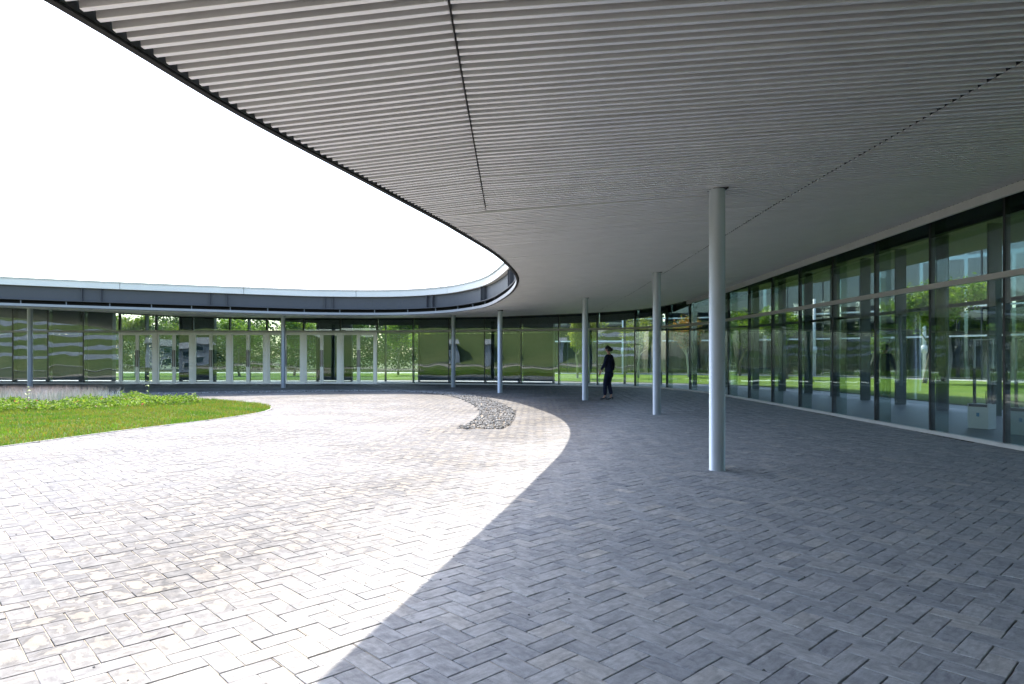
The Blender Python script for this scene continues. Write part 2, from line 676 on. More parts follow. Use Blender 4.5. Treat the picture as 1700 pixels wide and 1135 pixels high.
def brick_geo(L, W, top, bev, simple):
    hx, hy = L / 2, W / 2
    if simple:
        v = [(-hx, -hy, -0.03), (hx, -hy, -0.03), (hx, hy, -0.03), (-hx, hy, -0.03), (-hx, -hy, top), (hx, -hy, top), (hx, hy, top), (-hx, hy, top)]
        q = [(4, 5, 6, 7), (0, 1, 5, 4), (1, 2, 6, 5), (2, 3, 7, 6), (3, 0, 4, 7)]
    else:
        v = []
        for (ix, z) in ((0, -0.03), (0, top - bev), (bev, top)):
            v += [(-hx + ix, -hy + ix, z), (hx - ix, -hy + ix, z), (hx - ix, hy - ix, z), (-hx + ix, hy - ix, z)]
        q = []
        for r in (0, 4):
            for k in range(4):
                k2 = (k + 1) % 4
                q.append((r + k, r + k2, r + 4 + k2, r + 4 + k))
        q.append((8, 9, 10, 11))
    return np.array(v), np.array(q)


def build_bricks():
    c = 0.1155
    ang = R(43)
    ca, sa = math.cos(ang), math.sin(ang)
    n = 420
    I, J = np.meshgrid(np.arange(-n, n), np.arange(-n, n), indexing='ij')
    I, J = I.ravel(), J.ravel()
    k = (I - J) % 4
    H = k == 0
    V = k == 3
    ctr = np.concatenate([np.stack([(I[H] + 1) * c, (J[H] + 0.5) * c], -1), np.stack([(I[V] + 0.5) * c, (J[V] + 1) * c], -1)])
    isv = np.concatenate([np.zeros(H.sum(), bool), np.ones(V.sum(), bool)])
    w = np.stack([ctr[:, 0] * ca - ctr[:, 1] * sa, ctr[:, 0] * sa + ctr[:, 1] * ca], -1) + np.array([0.02, 9.0])
    keep = (w[:, 1] > 1.6) & (w[:, 1] < 33.6) & (np.abs(w[:, 0]) < 0.80 * w[:, 1] + 2.2) & (w[:, 0] < 7.35) & (w[:, 0] > -27)
    w, isv = w[keep], isv[keep]
    ok = inside(pave_poly, w) & ~inside(bed_poly, w) & ~inside(grav_poly, w)
    w, isv = w[ok], isv[ok]
    N = len(w)
    rot = np.where(isv, ang + math.pi / 2, ang) + rng.normal(0, 0.006, N) + np.where(rng.random(N) < 0.5, math.pi, 0)
    dz = np.clip(rng.normal(0, 0.0010, N), -0.0018, 0.0022)
    tilt = rng.normal(0, 0.0028, (N, 2))
    colr = np.stack([np.clip(rng.normal(0.52, 0.18, N), 0, 1), rng.random(N), rng.random(N)], -1)
    sc = 1 + rng.normal(0, 0.010, (N, 2))
    jit = rng.normal(0, 0.0012, (N, 2))
    w = w + jit
    # the 300 that show largest: nearest to the camera inside the view
    inview = (np.abs(w[:, 0]) < 0.76 * w[:, 1]) & (w[:, 1] > 2.72)
    score = np.where(inview, w[:, 1] ** 2 + w[:, 0] ** 2, 1e9)
    single = np.zeros(N, bool)
    single[np.argsort(score)[:300]] = True
    # shared variants for single bricks
    vars_ = []
    for i in range(16):
        v, q = brick_geo(0.2265, 0.1095, 0.0, 0.002, False)
        cc = np.tile(np.array([[np.clip(rng.normal(0.52, 0.19), 0, 1), rng.random(), rng.random()]]), (len(v), 1))
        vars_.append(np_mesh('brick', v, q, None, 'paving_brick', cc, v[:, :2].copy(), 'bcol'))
    for i in np.where(single)[0]:
        link('brick', vars_[rng.integers(16)], pavement, (w[i, 0], w[i, 1], dz[i]), (tilt[i, 0], tilt[i, 1], rot[i]), (sc[i, 0], sc[i, 1], 1))
    # sand swept flush into the joints along one direction; the others stay open and dark
    mv = isv & (w[:, 1] < 16)
    nv_ = mv.sum()
    lx = np.array([-1, 1, 1, -1])[None] * (0.1125 + rng.normal(0, 0.002, (nv_, 1)))
    ly = np.array([-1, -1, 1, 1])[None] * (0.0592 + rng.normal(0, 0.0006, (nv_, 1)))
    cr, sr = np.cos(rot[mv])[:, None], np.sin(rot[mv])[:, None]
    VV = np.stack([w[mv, 0][:, None] + lx * cr - ly * sr, w[mv, 1][:, None] + lx * sr + ly * cr,
                   np.broadcast_to((-0.0038 + rng.normal(0, 0.0003, (nv_, 1))), lx.shape)], -1).reshape(-1, 3)
    o = link('joint_filling', np_mesh('joint_filling', VV, np.arange(nv_ * 4).reshape(-1, 4), None, 'joint_pale'), pavement)
    o['kind'] = 'stuff'
    for near_part in (True, False):
        m = ~single & ((w[:, 1] < 13) == near_part)
        v, q = brick_geo(0.2265, 0.1095, 0.0, 0.002, not near_part)
        n_, nv = m.sum(), len(v)
        lx = v[None, :, 0] * sc[m, 0][:, None]
        ly = v[None, :, 1] * sc[m, 1][:, None]
        cr, sr = np.cos(rot[m])[:, None], np.sin(rot[m])[:, None]
        X = w[m, 0][:, None] + lx * cr - ly * sr
        Y = w[m, 1][:, None] + lx * sr + ly * cr
        Z = v[None, :, 2] + dz[m][:, None] + lx * tilt[m, 1][:, None] + ly * tilt[m, 0][:, None]
        VV = np.stack([X, Y, Z], -1).reshape(-1, 3)
        QQ = (q[None] + (np.arange(n_) * nv)[:, None, None]).reshape(-1, 4)
        CC = np.repeat(colr[m], nv, 0)
        UV = np.tile(v[:, :2], (n_, 1))
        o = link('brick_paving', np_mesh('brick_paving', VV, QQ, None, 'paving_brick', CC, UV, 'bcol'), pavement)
        o['kind'] = 'stuff'
    return N


NB = build_bricks()
print('bricks', NB)


# gravel
def build_gravel():
    bed = sheet('gravel_bed', grav_poly, -0.0085, 'joint_sand', None, None)
    tag(bed, kind='structure')
    ico = bmesh.new()
    bmesh.ops.create_icosphere(ico, subdivisions=1, radius=1)
    v0 = np.array([v.co[:] for v in ico.verts])
    f0 = np.array([[v.index for v in f.verts] for f in ico.faces])
    ico.free()
    mn, mx = grav_poly.min(0), grav_poly.max(0)
    pts = rng.uniform(mn, mx, (130000, 2))
    pts = pts[inside(grav_poly, pts)]
    near_ = (pts[:, 1] > 12) & (pts[:, 0] > -5)
    keep = np.where(near_, rng.random(len(pts)) < 1.0, rng.random(len(pts)) < 0.5)
    pts = pts[keep]
    n = len(pts)
    s = rng.uniform(0.014, 0.030, n)
    V = v0[None] * s[:, None, None] * rng.uniform(0.6, 1.3, (n, 1, 3)) * rng.uniform(0.8, 1.15, (n, len(v0), 1))
    a = rng.uniform(0, 6.28, n)
    ca, sa = np.cos(a)[:, None], np.sin(a)[:, None]
    X = V[..., 0] * ca - V[..., 1] * sa + pts[:, 0:1]
    Y = V[..., 0] * sa + V[..., 1] * ca + pts[:, 1:2]
    Z = V[..., 2] * 0.8 + rng.uniform(-0.005, 0.02, (n, 1))
    g = np.clip(rng.normal(0.27, 0.09, n), 0.06, 0.5)
    col = np.stack([g, g * 0.99, g * 0.96], -1)
    col = np.repeat(col, len(v0), 0)
    F = (f0[None] + (np.arange(n) * len(v0))[:, None, None]).reshape(-1, 3)
    o = link('gravel', np_mesh('gravel', np.stack([X, Y, Z], -1).reshape(-1, 3), None, F, 'pebble', col))
    tag(o, 'grey crushed stone filling the curved drip strip under the roof edge', 'gravel', kind='stuff')


build_gravel()
m = MB()
for c_ in (g_in, g_out):
    for a, b in zip(c_[:-1], c_[1:]):
        m.prism(a, b, -0.03, 0.006, -0.03, 0.006, 0.008)
m.prism(g_in[0], g_out[0], -0.03, 0.006, -0.03, 0.006, 0.008)
tag(m.build('gravel_edging', 'mullion_dark'), 'thin dark steel edging round the gravel drip strip', 'edging')

# loose grit on the paving
def grit():
    p = np.stack([rng.uniform(-5, 7, 420), rng.uniform(2.6, 14, 420)], -1)
    v0 = np.array([(1, 0, 0), (0, 1, 0), (-1, 0, 0), (0, -1, 0), (0, 0, 0.8)])
    f0 = np.array([(0, 1, 4), (1, 2, 4), (2, 3, 4), (3, 0, 4)])
    n = len(p)
    V = v0[None] * rng.uniform(0.003, 0.008, (n, 1, 1)) * rng.uniform(0.6, 1.4, (n, 5, 1))
    V[..., 0] += p[:, :1]
    V[..., 1] += p[:, 1:]
    V[..., 2] += 0.001
    F = (f0[None] + (np.arange(n) * 5)[:, None, None]).reshape(-1, 3)
    g = rng.uniform(0.03, 0.16, (n, 1)) * np.ones((1, 3))
    tag(link('grit', np_mesh('grit', V.reshape(-1, 3), None, F, 'pebble', np.repeat(g, 5, 0))), 'loose dark grit scattered over the brick paving', 'grit', kind='stuff')


grit()

# ------------------------------------------------------------------ canopy
canopy = empty('canopy_roof', (0, 0, 0))
tag(canopy, 'sweeping grey slatted canopy roof curving round the open court', 'canopy')


def canopy_slats():
    e = resample(offset(E_C, 0.07), 0.15)
    o_ = resample(offset(O_C, -0.02), 0.15)
    poly = np.concatenate([e, o_[::-1]])
    a, b = poly, np.roll(poly, -1, axis=0)
    segs = []
    PITCH = 0.1
    y = 2.86 - PITCH * 122
    seams = np.arange(-9, 3) * 3.92 - 0.32 + 0.0
    while y < 33.2:
        m = (a[:, 1] > y) != (b[:, 1] > y)
        xs = np.sort(a[m, 0] + (y - a[m, 1]) / (b[m, 1] - a[m, 1]) * (b[m, 0] - a[m, 0]))
        for i in range(0, len(xs) - 1, 2):
            x0, x1 = xs[i], xs[i + 1]
            if x1 - x0 < 0.1:
                continue
            cuts = [x0] + [s for s in seams if x0 + 0.12 < s < x1 - 0.12 and not (abs(s + 0.32) < 0.01 and y > 8.4)] + [x1]
            for k in range(len(cuts) - 1):
                gl_ = 0.013 if abs(cuts[k] - 3.6) < 0.01 else 0.007
                gr_ = 0.013 if abs(cuts[k + 1] - 3.6) < 0.01 else 0.007
                l = cuts[k] + (gl_ if k > 0 else 0)
                r = cuts[k + 1] - (gr_ if k < len(cuts) - 2 else 0)
                segs.append((y, l, r))
        y += PITCH
    segs = np.array(segs)
    zl = ceil_z(segs[:, 1], segs[:, 0])
    zr = ceil_z(segs[:, 2], segs[:, 0])
    wob = rng.normal(0, 0.0022, (len(segs), 2))
    roll = rng.normal(0, 0.030, len(segs))
    zl, zr = zl + wob[:, 0], zr + wob[:, 1]
    # in view and nearest: single slats
    inv = (segs[:, 0] > 2.95) & (segs[:, 2] > -0.78 * segs[:, 0]) & (segs[:, 1] < 0.78 * segs[:, 0])
    sc = np.where(inv, segs[:, 0], 1e9)
    single = np.zeros(len(segs), bool)
    single[np.argsort(sc)[:300]] = True
    w, h = 0.034, 0.075
    prof = np.array([(-w / 2, h), (-w / 2, 0.002), (-w / 2 + 0.002, 0), (w / 2 - 0.002, 0), (w / 2, 0.002), (w / 2, h)])
    v = np.array([(x, p[0], p[1]) for x in (-0.5, 0.5) for p in prof])
    q = [(k, k + 6, k + 7, k + 1) for k in range(5)] + [(0, 1, 2, 3), (0, 3, 4, 5), (9, 8, 7, 6), (11, 10, 9, 6), (5, 11, 6, 0)]
    me = np_mesh('slat', v, np.array(q), None, 'slat_metal')
    for i in np.where(single)[0]:
        y, l, r = segs[i]
        L = math.hypot(r - l, zr[i] - zl[i])
        link('slat', me, canopy, ((l + r) / 2, y, (zl[i] + zr[i]) / 2), (roll[i], -math.atan2(zr[i] - zl[i], r - l), 0), (L, 1, 1))
    m = ~single
    s, a_, b_ = segs[m], zl[m], zr[m]
    n = len(s)
    X = np.where(v[None, :, 0] < 0, s[:, 1:2], s[:, 2:3])
    rr_ = roll[m][:, None]
    Y = s[:, 0:1] + v[None, :, 1] - v[None, :, 2] * rr_
    Z = np.where(v[None, :, 0] < 0, a_[:, None], b_[:, None]) + v[None, :, 2] + v[None, :, 1] * rr_
    Q = (np.array(q)[None] + (np.arange(n) * len(v))[:, None, None]).reshape(-1, 4)
    o = link('slat_soffit', np_mesh('slat_soffit', np.stack([X, Y, Z], -1).reshape(-1, 3), Q, None, 'slat_metal'), canopy)
    o['kind'] = 'stuff'
    return len(segs)


print('slats', canopy_slats())

for sx_, hw_ in ((-0.32, 0.006), (3.6, 0.012)):
    ys_ = np.arange(-10.5, 29.0 if sx_ > 0 else 8.5, 0.25)
    ok_ = np.array([sx_ > np.interp(y_, E_C[:230, 1], E_C[:230, 0]) + 0.12 for y_ in ys_]) if sx_ < 0 else np.ones(len(ys_), bool)
    ys_ = ys_[ok_]
    zz_ = ceil_z(np.full(len(ys_), sx_), ys_)
    m = MB()
    for k in range(len(ys_) - 1):
        m.prism((sx_, ys_[k]), (sx_, ys_[k + 1]), zz_[k] + 0.012, zz_[k] + 0.074, zz_[k + 1] + 0.012, zz_[k + 1] + 0.074, hw_ * 1.8)
    m.build('seam_profile', 'void_black', canopy)

# matched strips between inner and outer edge for backing and roof
pairs = [((-6.2, -11), (6.68, -12.4)), ((-2.0, 3.5), (6.68, 3.5)), ((0.08, 15), (6.65, 15)), ((-0.28, 19.4), (6.5, 22)), ((-1.9, 24.6), (5.2, 28.6)),
         ((-4.5, 26.9), (-2.0, 31.9)), ((-6.9, 26.95), (-6.9, 32.7)), ((-17.6, 23.4), (-20, 32.8)), ((-31, 15.5), (-34, 33.2))]
eL = [near_len(E_C, p[0]) for p in pairs]
oL = [near_len(O_C, p[1]) for p in pairs]
eL[0], oL[0] = 0, 0
eL[-1], oL[-1] = arclen(E_C)[-1], arclen(O_C)[-1]
u = np.linspace(0, 1, 161)
ku = np.linspace(0, 1, len(pairs))
Epts = at_len(E_C, np.interp(u, ku, eL))
Opts = at_len(O_C, np.interp(u, ku, oL))
Wpts = at_len(offset(W_C, 0.0), np.interp(u, ku, oL) / arclen(O_C)[-1] * WL[-1])
EZ = ceil_z(Epts[:, 0], Epts[:, 1])
OZ = ceil_z(Opts[:, 0], Opts[:, 1])


def strip(name, rows, mat, parent, smooth=False):
    """rows: list of (N,3) arrays"""
    n = len(rows[0])
    V = np.concatenate(rows)
    Q = []
    for r in range(len(rows) - 1):
        for i in range(n - 1):
            Q.append((r * n + i, r * n + i + 1, (r + 1) * n + i + 1, (r + 1) * n + i))
    return link(name, np_mesh(name, V, np.array(Q), None, mat), parent)


def c3(p, z):
    return np.concatenate([p, np.broadcast_to(np.asarray(z, float).reshape(-1, 1), (len(p), 1))], 1)


back = []
for t in (0.0018, 0.05, 0.17, 0.34, 0.5, 0.67, 0.84, 1.0):
    p = Epts * (1 - t) + Opts * t
    back.append(c3(p, ceil_z(p[:, 0], p[:, 1]) + 0.079))
strip('ceiling_backing', back, 'void_black', canopy)
ROOF_OUT = 27
# roof over canopy and gallery: from cap top to beyond the rear glass
NW = normals(Wpts)
rear_edge = Wpts + NW * 6.4
ztop_e = EZ + 0.97
zg = np.maximum(4.62, OZ + 0.75)
roof_rows = [c3(Epts, ztop_e - 0.02), c3(Opts, zg + 0.08), c3(rear_edge, zg + 0.12), c3(rear_edge, zg - 0.12), c3(Opts + normals(Opts) * 0.1, zg - 0.10), c3(Opts, OZ + 0.16)]
strip('roof', roof_rows, 'roof_sheet', canopy)
# underside over the gap and the gallery
strip('gallery_ceiling', [c3(Opts + normals(Opts) * 0.12, zg - 0.16), c3(rear_edge - NW * 0.05, zg - 0.16)], 'interior_ceiling', canopy)

# outer trim strip along the soffit
Od = resample(O_C, 0.45)
oz = ceil_z(Od[:, 0], Od[:, 1])
vis = Od[:, 1] < 25.0
k0 = np.where(vis)[0]
step = 8
for i in range(0, len(k0) - 1, step):
    idx = k0[i:i + step + 1]
    m = MB()
    for a, b in zip(idx[:-1], idx[1:]):
        m.prism(Od[a], Od[b], oz[a] - 0.125, oz[a] + 0.004, oz[b] - 0.125, oz[b] + 0.004, 0.05)
    o = m.build('outer_trim', 'trim_light', canopy)
k1 = np.where(~vis)[0]
m = MB()
for a, b in zip(k1[:-1], k1[1:]):
    m.prism(Od[a], Od[b], oz[a] - 0.02, oz[a] + 0.10, oz[b] - 0.02, oz[b] + 0.10, 0.04)
m.build('outer_edge_angle', 'trim_dark', canopy)

# inner edge: trim angle, hangers, beam with flanges and stiffeners, cap panels
Ed = resample(E_C, 0.3)
ez = ceil_z(Ed[:, 0], Ed[:, 1])
En = normals(Ed)


def sweep(name, prof, mat, idx, parent, back=0.0):
    """prof: closed list of (outward offset, height above soffit)"""
    n = len(prof)
    V = []
    for i in idx:
        for (dx, dz) in prof:
            p = Ed[i] + En[i] * (dx + back)
            V.append((p[0], p[1], ez[i] + dz))
    Q = []
    for r in range(len(idx) - 1):
        for k in range(n):
            k2 = (k + 1) % n
            Q.append((r * n + k, r * n + k2, (r + 1) * n + k2, (r + 1) * n + k))
    m = MB()
    m.v = V
    m.f = Q + [tuple(reversed(range(n))), tuple((len(idx) - 1) * n + k for k in range(n))]
    return m.build(name, mat, parent)


allidx = list(range(len(Ed)))
tr_ = sweep('edge_trim', [(0.0, 0.012), (0.010, 0.012), (0.010, 0.10), (0.0, 0.10)], 'trim_mid', allidx, canopy)
sweep('edge_shade', [(-0.001, -0.004), (0.042, -0.004), (0.042, 0.011), (-0.001, 0.011)], 'void_black', allidx, tr_)  # black strip paints in the shaded underside of the trim
bm_ = sweep('edge_beam', [(0.16, 0.26), (0.20, 0.26), (0.20, 0.74), (0.16, 0.74)], 'beam_paint', allidx, canopy)
sweep('lower_flange', [(0.05, 0.235), (0.30, 0.235), (0.30, 0.258), (0.05, 0.258)], 'beam_paint', allidx, bm_)
sweep('gap_backing', [(0.36, 0.085), (0.38, 0.085), (0.38, 0.25), (0.36, 0.25)], 'void_black', allidx, bm_)
ELd = arclen(Ed)
for k, s in enumerate(np.arange(0.8, ELd[-1] - 0.5, 1.35)):
    p = at_len(Ed, np.array([s]))[0]
    i = int(np.argmin(abs(ELd - s)))
    a = math.atan2(En[i][1], En[i][0])
    q = p + En[i] * 0.14
    ubox('hanger', 'trim_dark', (q[0], q[1], ez[i] + 0.165), (0.03, 0.03, 0.15), a, canopy)
for s in np.arange(1.5, ELd[-1] - 1.5, 4.15):
    for ds in (-0.19, 0.19):
        i = int(np.argmin(abs(ELd - s - ds)))
        a = math.atan2(En[i][1], En[i][0])
        q = Ed[i] + En[i] * 0.105
        ubox('stiffener', 'beam_paint', (q[0], q[1], ez[i] + 0.50), (0.108, 0.014, 0.478), a, canopy)
cap_n = 14
for i in range(0, len(Ed) - 1, cap_n):
    idx = list(range(i, min(i + cap_n + 1, len(Ed))))
    if len(idx) < 2:
        continue
    o = sweep('cap_panel', [(0.02, 0.735), (0.30, 0.735), (0.30, 0.985), (0.02, 0.985)], 'cap_metal', idx, canopy)
    # shrink ends a touch to leave an open joint
    me = o.data
    n = 4
    L0 = Vector(me.vertices[n].co) - Vector(me.vertices[0].co)
    for k in range(n):
        a, b = me.vertices[k], me.vertices[n + k]
        a.co = a.co + (b.co - a.co).normalized() * 0.008
        c_, d_ = me.vertices[len(me.vertices) - n + k], me.vertices[len(me.vertices) - 2 * n + k]
        c_.co = c_.co + (d_.co - c_.co).normalized() * 0.008
sweep('cap_top_edge', [(0.0, 0.987), (0.31, 0.987), (0.31, 1.0), (0.0, 1.0)], 'trim_dark', allidx, canopy)

# ------------------------------------------------------------------ columns
col_pos = [(2.45, 8.13, 'nearest thick blue-grey round steel column under the slatted canopy'),
           (3.37, 15.85, 'second nearest blue-grey round column, right of the walking woman'),
           (2.26, 21.05, 'blue-grey round column just left of the walking woman'),
           (-0.45, 25.3, 'thin grey column behind the gravel strip, second to the left of the woman'),
           (-2.58, 29.9, 'thin far grey column nearest the right end of the door row'),
           (-9.85, 29.3, 'thin far grey column in front of the row of glass doors'),
           (-19.4, 27.4, 'leftmost thin grey column rising behind the pale feather grass')]


def make_column(x, y, label):
    z = float(ceil_z(x, y)[0])
    t = empty('steel_column', (x, y, 0))
    tag(t, label, 'column', 'round columns carrying the canopy')
    m = MB()
    r, seg = 0.094, 40
    rings = [(r + 0.004, -0.01), (r + 0.004, 0.004), (r, 0.006), (r, z - 0.004)]
    for rr, zz in rings:
        m.v += [(rr * math.cos(2 * math.pi * k / seg), rr * math.sin(2 * math.pi * k / seg), zz) for k in range(seg)]
    for i in range(len(rings) - 1):
        for k in range(seg):
            m.f.append((i * seg + k, i * seg + (k + 1) % seg, (i + 1) * seg + (k + 1) % seg, (i + 1) * seg + k))
    o = link('shaft', m.mesh('shaft', 'steel_column', True), t)
    m = MB()
    m.box((0.012, 0.008, z + 0.022), (0.20, 0.19, 0.045))
    link('head_plate', m.mesh('head_plate', 'void_black'), t)
    return t


for c_ in col_pos:
    make_column(*c_)

# ------------------------------------------------------------------ glass facade to the court
facade = empty('glass_facade', (0, 0, 0))
tag(facade, 'long curved glass wall of the gallery facing the paved court', 'glass wall')
s_door_r = near_len(W_C, (-6.6, 33.4))
BAY = 1.81
nb_back = int(s_door_r // BAY)
bay_s = [s_door_r - BAY * k for k in range(nb_back, 0, -1)] + [s_door_r + BAY * k for k in range(0, 15)]
nodes = at_len(W_C, np.array(bay_s))
nn = len(nodes)
door0 = nb_back                     # index of node at right end of the doors
door1 = door0 + 7
zo_nodes = np.interp(np.array(bay_s) / WL[-1] * arclen(O_C)[-1], ZO_X, ZO_Z)
ztop = np.maximum(zo_nodes + 0.62, 4.38)
TR = 2.575                          # transom centre height
# bottom line of the dark bulkhead inside the far glass, given by place along the wall
bh_s = [near_len(W_C, p) for p in [(7.0, 25.8), (6.2, 28.6), (5.0, 29.95), (3.3, 30.85), (-0.4, 32.1), (-6.6, 33.4), (-9.6, 33.4), (-12.3, 33.4), (-15.4, 33.4), (-17.5, 33.4), (-19.3, 33.4), (-21.4, 33.5), (-25, 33.7)]]
bh_z = [3.55, 3.12, 2.97, 2.86, 2.88, 2.88, 2.98, 3.14, 3.26, 3.33, 3.44, 3.66, 4.2]
bh_nodes = np.interp(np.array(bay_s), bh_s, bh_z)


def bay_frame(i):
    a, b = nodes[i], nodes[i + 1]
    d = b - a
    return a, b, (a + b) / 2, float(np.linalg.norm(d)), math.atan2(d[1], d[0])


def pane(name, mat, c, w, h, rz, parent, th=0.014, amp=0.0022):
    rot = Euler((random.gauss(0, amp), 0, rz + random.gauss(0, amp)), 'XYZ')
    return link(name, unit_mesh('pane', mat), parent, c, rot, (w, th, h))


for i in range(nn - 1):
    a, b, mid, L, rz = bay_frame(i)
    d = (b - a) / L
    n = np.array((d[1], -d[0]))
    isdoor = door0 <= i < door1
    if not isdoor:
        pane('pane', 'front_glass', (mid[0], mid[1], (0.06 + TR - 0.045) / 2), L - 0.03, TR - 0.045 - 0.06, rz, facade)
        ubox('sill', 'trim_light', (mid[0], mid[1], 0.03), (L - 0.004, 0.10, 0.06), rz, facade)
    zt = min(ztop[i], ztop[i + 1])
    pane('pane', 'front_glass', (mid[0], mid[1], (TR + 0.05 + zt) / 2), L - 0.03, zt - TR - 0.05, rz, facade)
    ubox('transom', 'trim_light', (mid[0] - n[0] * 0.03, mid[1] - n[1] * 0.03, TR), (L + 0.002, 0.10, 0.088), rz, facade)
    if bh_nodes[i] < 4.1:
        m = MB()
        za, zb_ = bh_nodes[i], bh_nodes[i + 1]
        m.prism(a + n * 0.30, b + n * 0.30, za, zt + 0.1, zb_, zt + 0.1, 0.05)
        m.build('bulkhead', 'bulkhead', facade)
for i in range(nn):
    k = min(i, nn - 2)
    a, b, mid, L, rz = bay_frame(k)
    if 0 < i < nn - 1:
        d = nodes[i + 1] - nodes[i - 1]
        rz = math.atan2(d[1], d[0])
    n = np.array((math.sin(rz), -math.cos(rz)))
    p = nodes[i] + n * 0.05
    zt = ztop[i]
    if door0 <= i <= door1:
        ubox('mullion', 'mullion_dark', (p[0], p[1], (TR + 0.05 + zt) / 2), (0.065, 0.16, zt - TR - 0.06), rz, facade)
    else:
        ubox('mullion', 'mullion_dark', (p[0] - n[0] * 0.02, p[1] - n[1] * 0.02, zt / 2 + 0.002), (0.045, 0.085, zt), rz, facade)
        q = nodes[i] + n * 0.20
        pane('glass_fin', 'fin_glass', (q[0], q[1], zt / 2), 0.016, zt - 0.02, rz + math.pi, facade, 0.24, 0)

# doors: seven double doors
for j in range(7):
    i = door0 + j
    a, b, mid, L, rz = bay_frame(i)
    d = (b - a) / L                        # runs to the left
    n = np.array((d[1], -d[0]))
    H = TR - 0.05
    m = MB()
    for s, wdt in ((0.045, 0.088), (L - 0.045, 0.088)):
        p = a + d * s
        m.box((p[0], p[1], H / 2), (wdt, 0.11, H), rz)
    m.box((mid[0], mid[1], H - 0.02), (L - 0.18, 0.11, 0.04), rz)
    m.build('door_frame', 'door_alu', facade)
    for side in (0, 1):
        s0 = 0.094 + side * (L - 0.188) / 2 + (0.004 if side else 0)
        s1 = s0 + (L - 0.188) / 2 - 0.008
        w = s1 - s0
        c = a + d * (s0 + s1) / 2 - n * 0.012
        hd = H - 0.055
        leaf = empty('door_leaf', (c[0], c[1], 0.008), rz)
        leaf.parent = facade
        m = MB()
        st = 0.075
        for sx in (-1, 1):
            m.box((sx * (w / 2 - st / 2), 0, hd / 2), (st, 0.055, hd))
        m.box((0, 0, 0.045), (w - 2 * st, 0.055, 0.09))
        m.box((0, 0, hd - 0.04), (w - 2 * st, 0.055, 0.08))
        m.build('leaf_frame', 'door_alu', leaf)
        link('pane', unit_mesh('pane', 'door_glass'), leaf, (0, 0, 0.09 + (hd - 0.17) / 2), (random.gauss(0, 0.003), 0, random.gauss(0, 0.003)), (w - 2 * st, 0.012, hd - 0.17))
        sx = 1 if side == 0 else -1
        m = MB()
        yo = 0.085                         # towards the court
        m.box((sx * (w / 2 - 0.038), yo, 1.24), (0.045, 0.022, 0.82))
        for zz in (0.92, 1.56):
            m.box((sx * (w / 2 - 0.038), yo - 0.035, zz), (0.02, 0.052, 0.02))
        m.build('pull_handle', 'handle_steel', leaf)

# ------------------------------------------------------------------ gallery: floor, rear glass, inside columns
gal_in = resample(offset(W_C, -0.06), 0.8)
gal_out = resample(offset(W_C, 5.1), 0.8)
sheet('gallery_floor', np.concatenate([gal_in, gal_out[::-1]]), -0.004, 'gallery_stone')

rear = empty('rear_glass_wall', (0, 0, 0))
tag(rear, 'second glass wall at the back of the gallery with wide dark fins', 'glass wall')
Rc = offset(W_C, 3.75)
Rn = resample(Rc[arclen(Rc) < arclen(Rc)[-1] - 1], 1.86)
zr_top = 4.38
for i in range(len(Rn) - 1):
    a, b = Rn[i], Rn[i + 1]
    d = b - a
    L = float(np.linalg.norm(d))
    rz = math.atan2(d[1], d[0])
    mid = (a + b) / 2
    solid = mid[1] > 33 and (mid[0] < -22.3 or -4.9 < mid[0] < 2.2 or -18.0 < mid[0] < -15.4 or -11.4 < mid[0] < -9.5)
    nm, mt = ('wall_panel', 'interior_wall') if solid else ('pane', 'rear_glass')
    pane(nm, mt, (mid[0], mid[1], (0.05 + 2.56) / 2), L - 0.05, 2.50, rz, rear, 0.012, 0.001)
    pane(nm, mt, (mid[0], mid[1], (2.70 + zr_top) / 2), L - 0.05, zr_top - 2.70, rz, rear, 0.012, 0.001)
    ubox('transom', 'fin_dark', (mid[0], mid[1], 2.63), (L, 0.10, 0.09), rz, rear)
for i in range(len(Rn)):
    k = min(i, len(Rn) - 2)
    d = Rn[k + 1] - Rn[k]
    rz = math.atan2(d[1], d[0])
    n = np.array((math.sin(rz), -math.cos(rz)))
    p = Rn[i] - n * 0.15
    ubox('fin', 'fin_dark', (p[0], p[1], zr_top / 2), (0.06, 0.30, zr_top), rz, rear)
for (x, y, lb) in [(10.75, 17.0, 'dark round column inside the gallery, seen through the right glass'),
                   (-3.1, 34.3, 'dark column inside the gallery behind the far thin column')]:
    m = MB()
    m.tube([(0, 0, 0), (0, 0, 4.35)], [0.11, 0.11], 24)
    m2 = MB()
    m2.tube([(0, 0, 4.27), (0, 0, 4.36)], [0.15, 0.15], 24)
    t = empty('gallery_column', (x, y, 0))
    m.build('shaft', 'mullion_dark', t, True)
    m2.build('head_plate', 'mullion_dark', t)
    tag(t, lb, 'column', 'dark columns inside the gallery')

# ------------------------------------------------------------------ garden behind the gallery
lawn_in = resample(offset(W_C, 5.2), 0.9)
LAWN_W = 20.5


def off_safe(w):
    return resample(offset(W_C, w), 1.2)


lawn_out = off_safe(LAWN_W)
o = sheet('garden_lawn', np.concatenate([lawn_in, lawn_out[::-1]]), 0.015, 'garden_turf')
path_o = off_safe(LAWN_W + 3)
sheet('garden_path', np.concatenate([lawn_out, path_o[::-1]]), 0.006, 'concrete_path')
lawn_apron = off_safe(5.25)


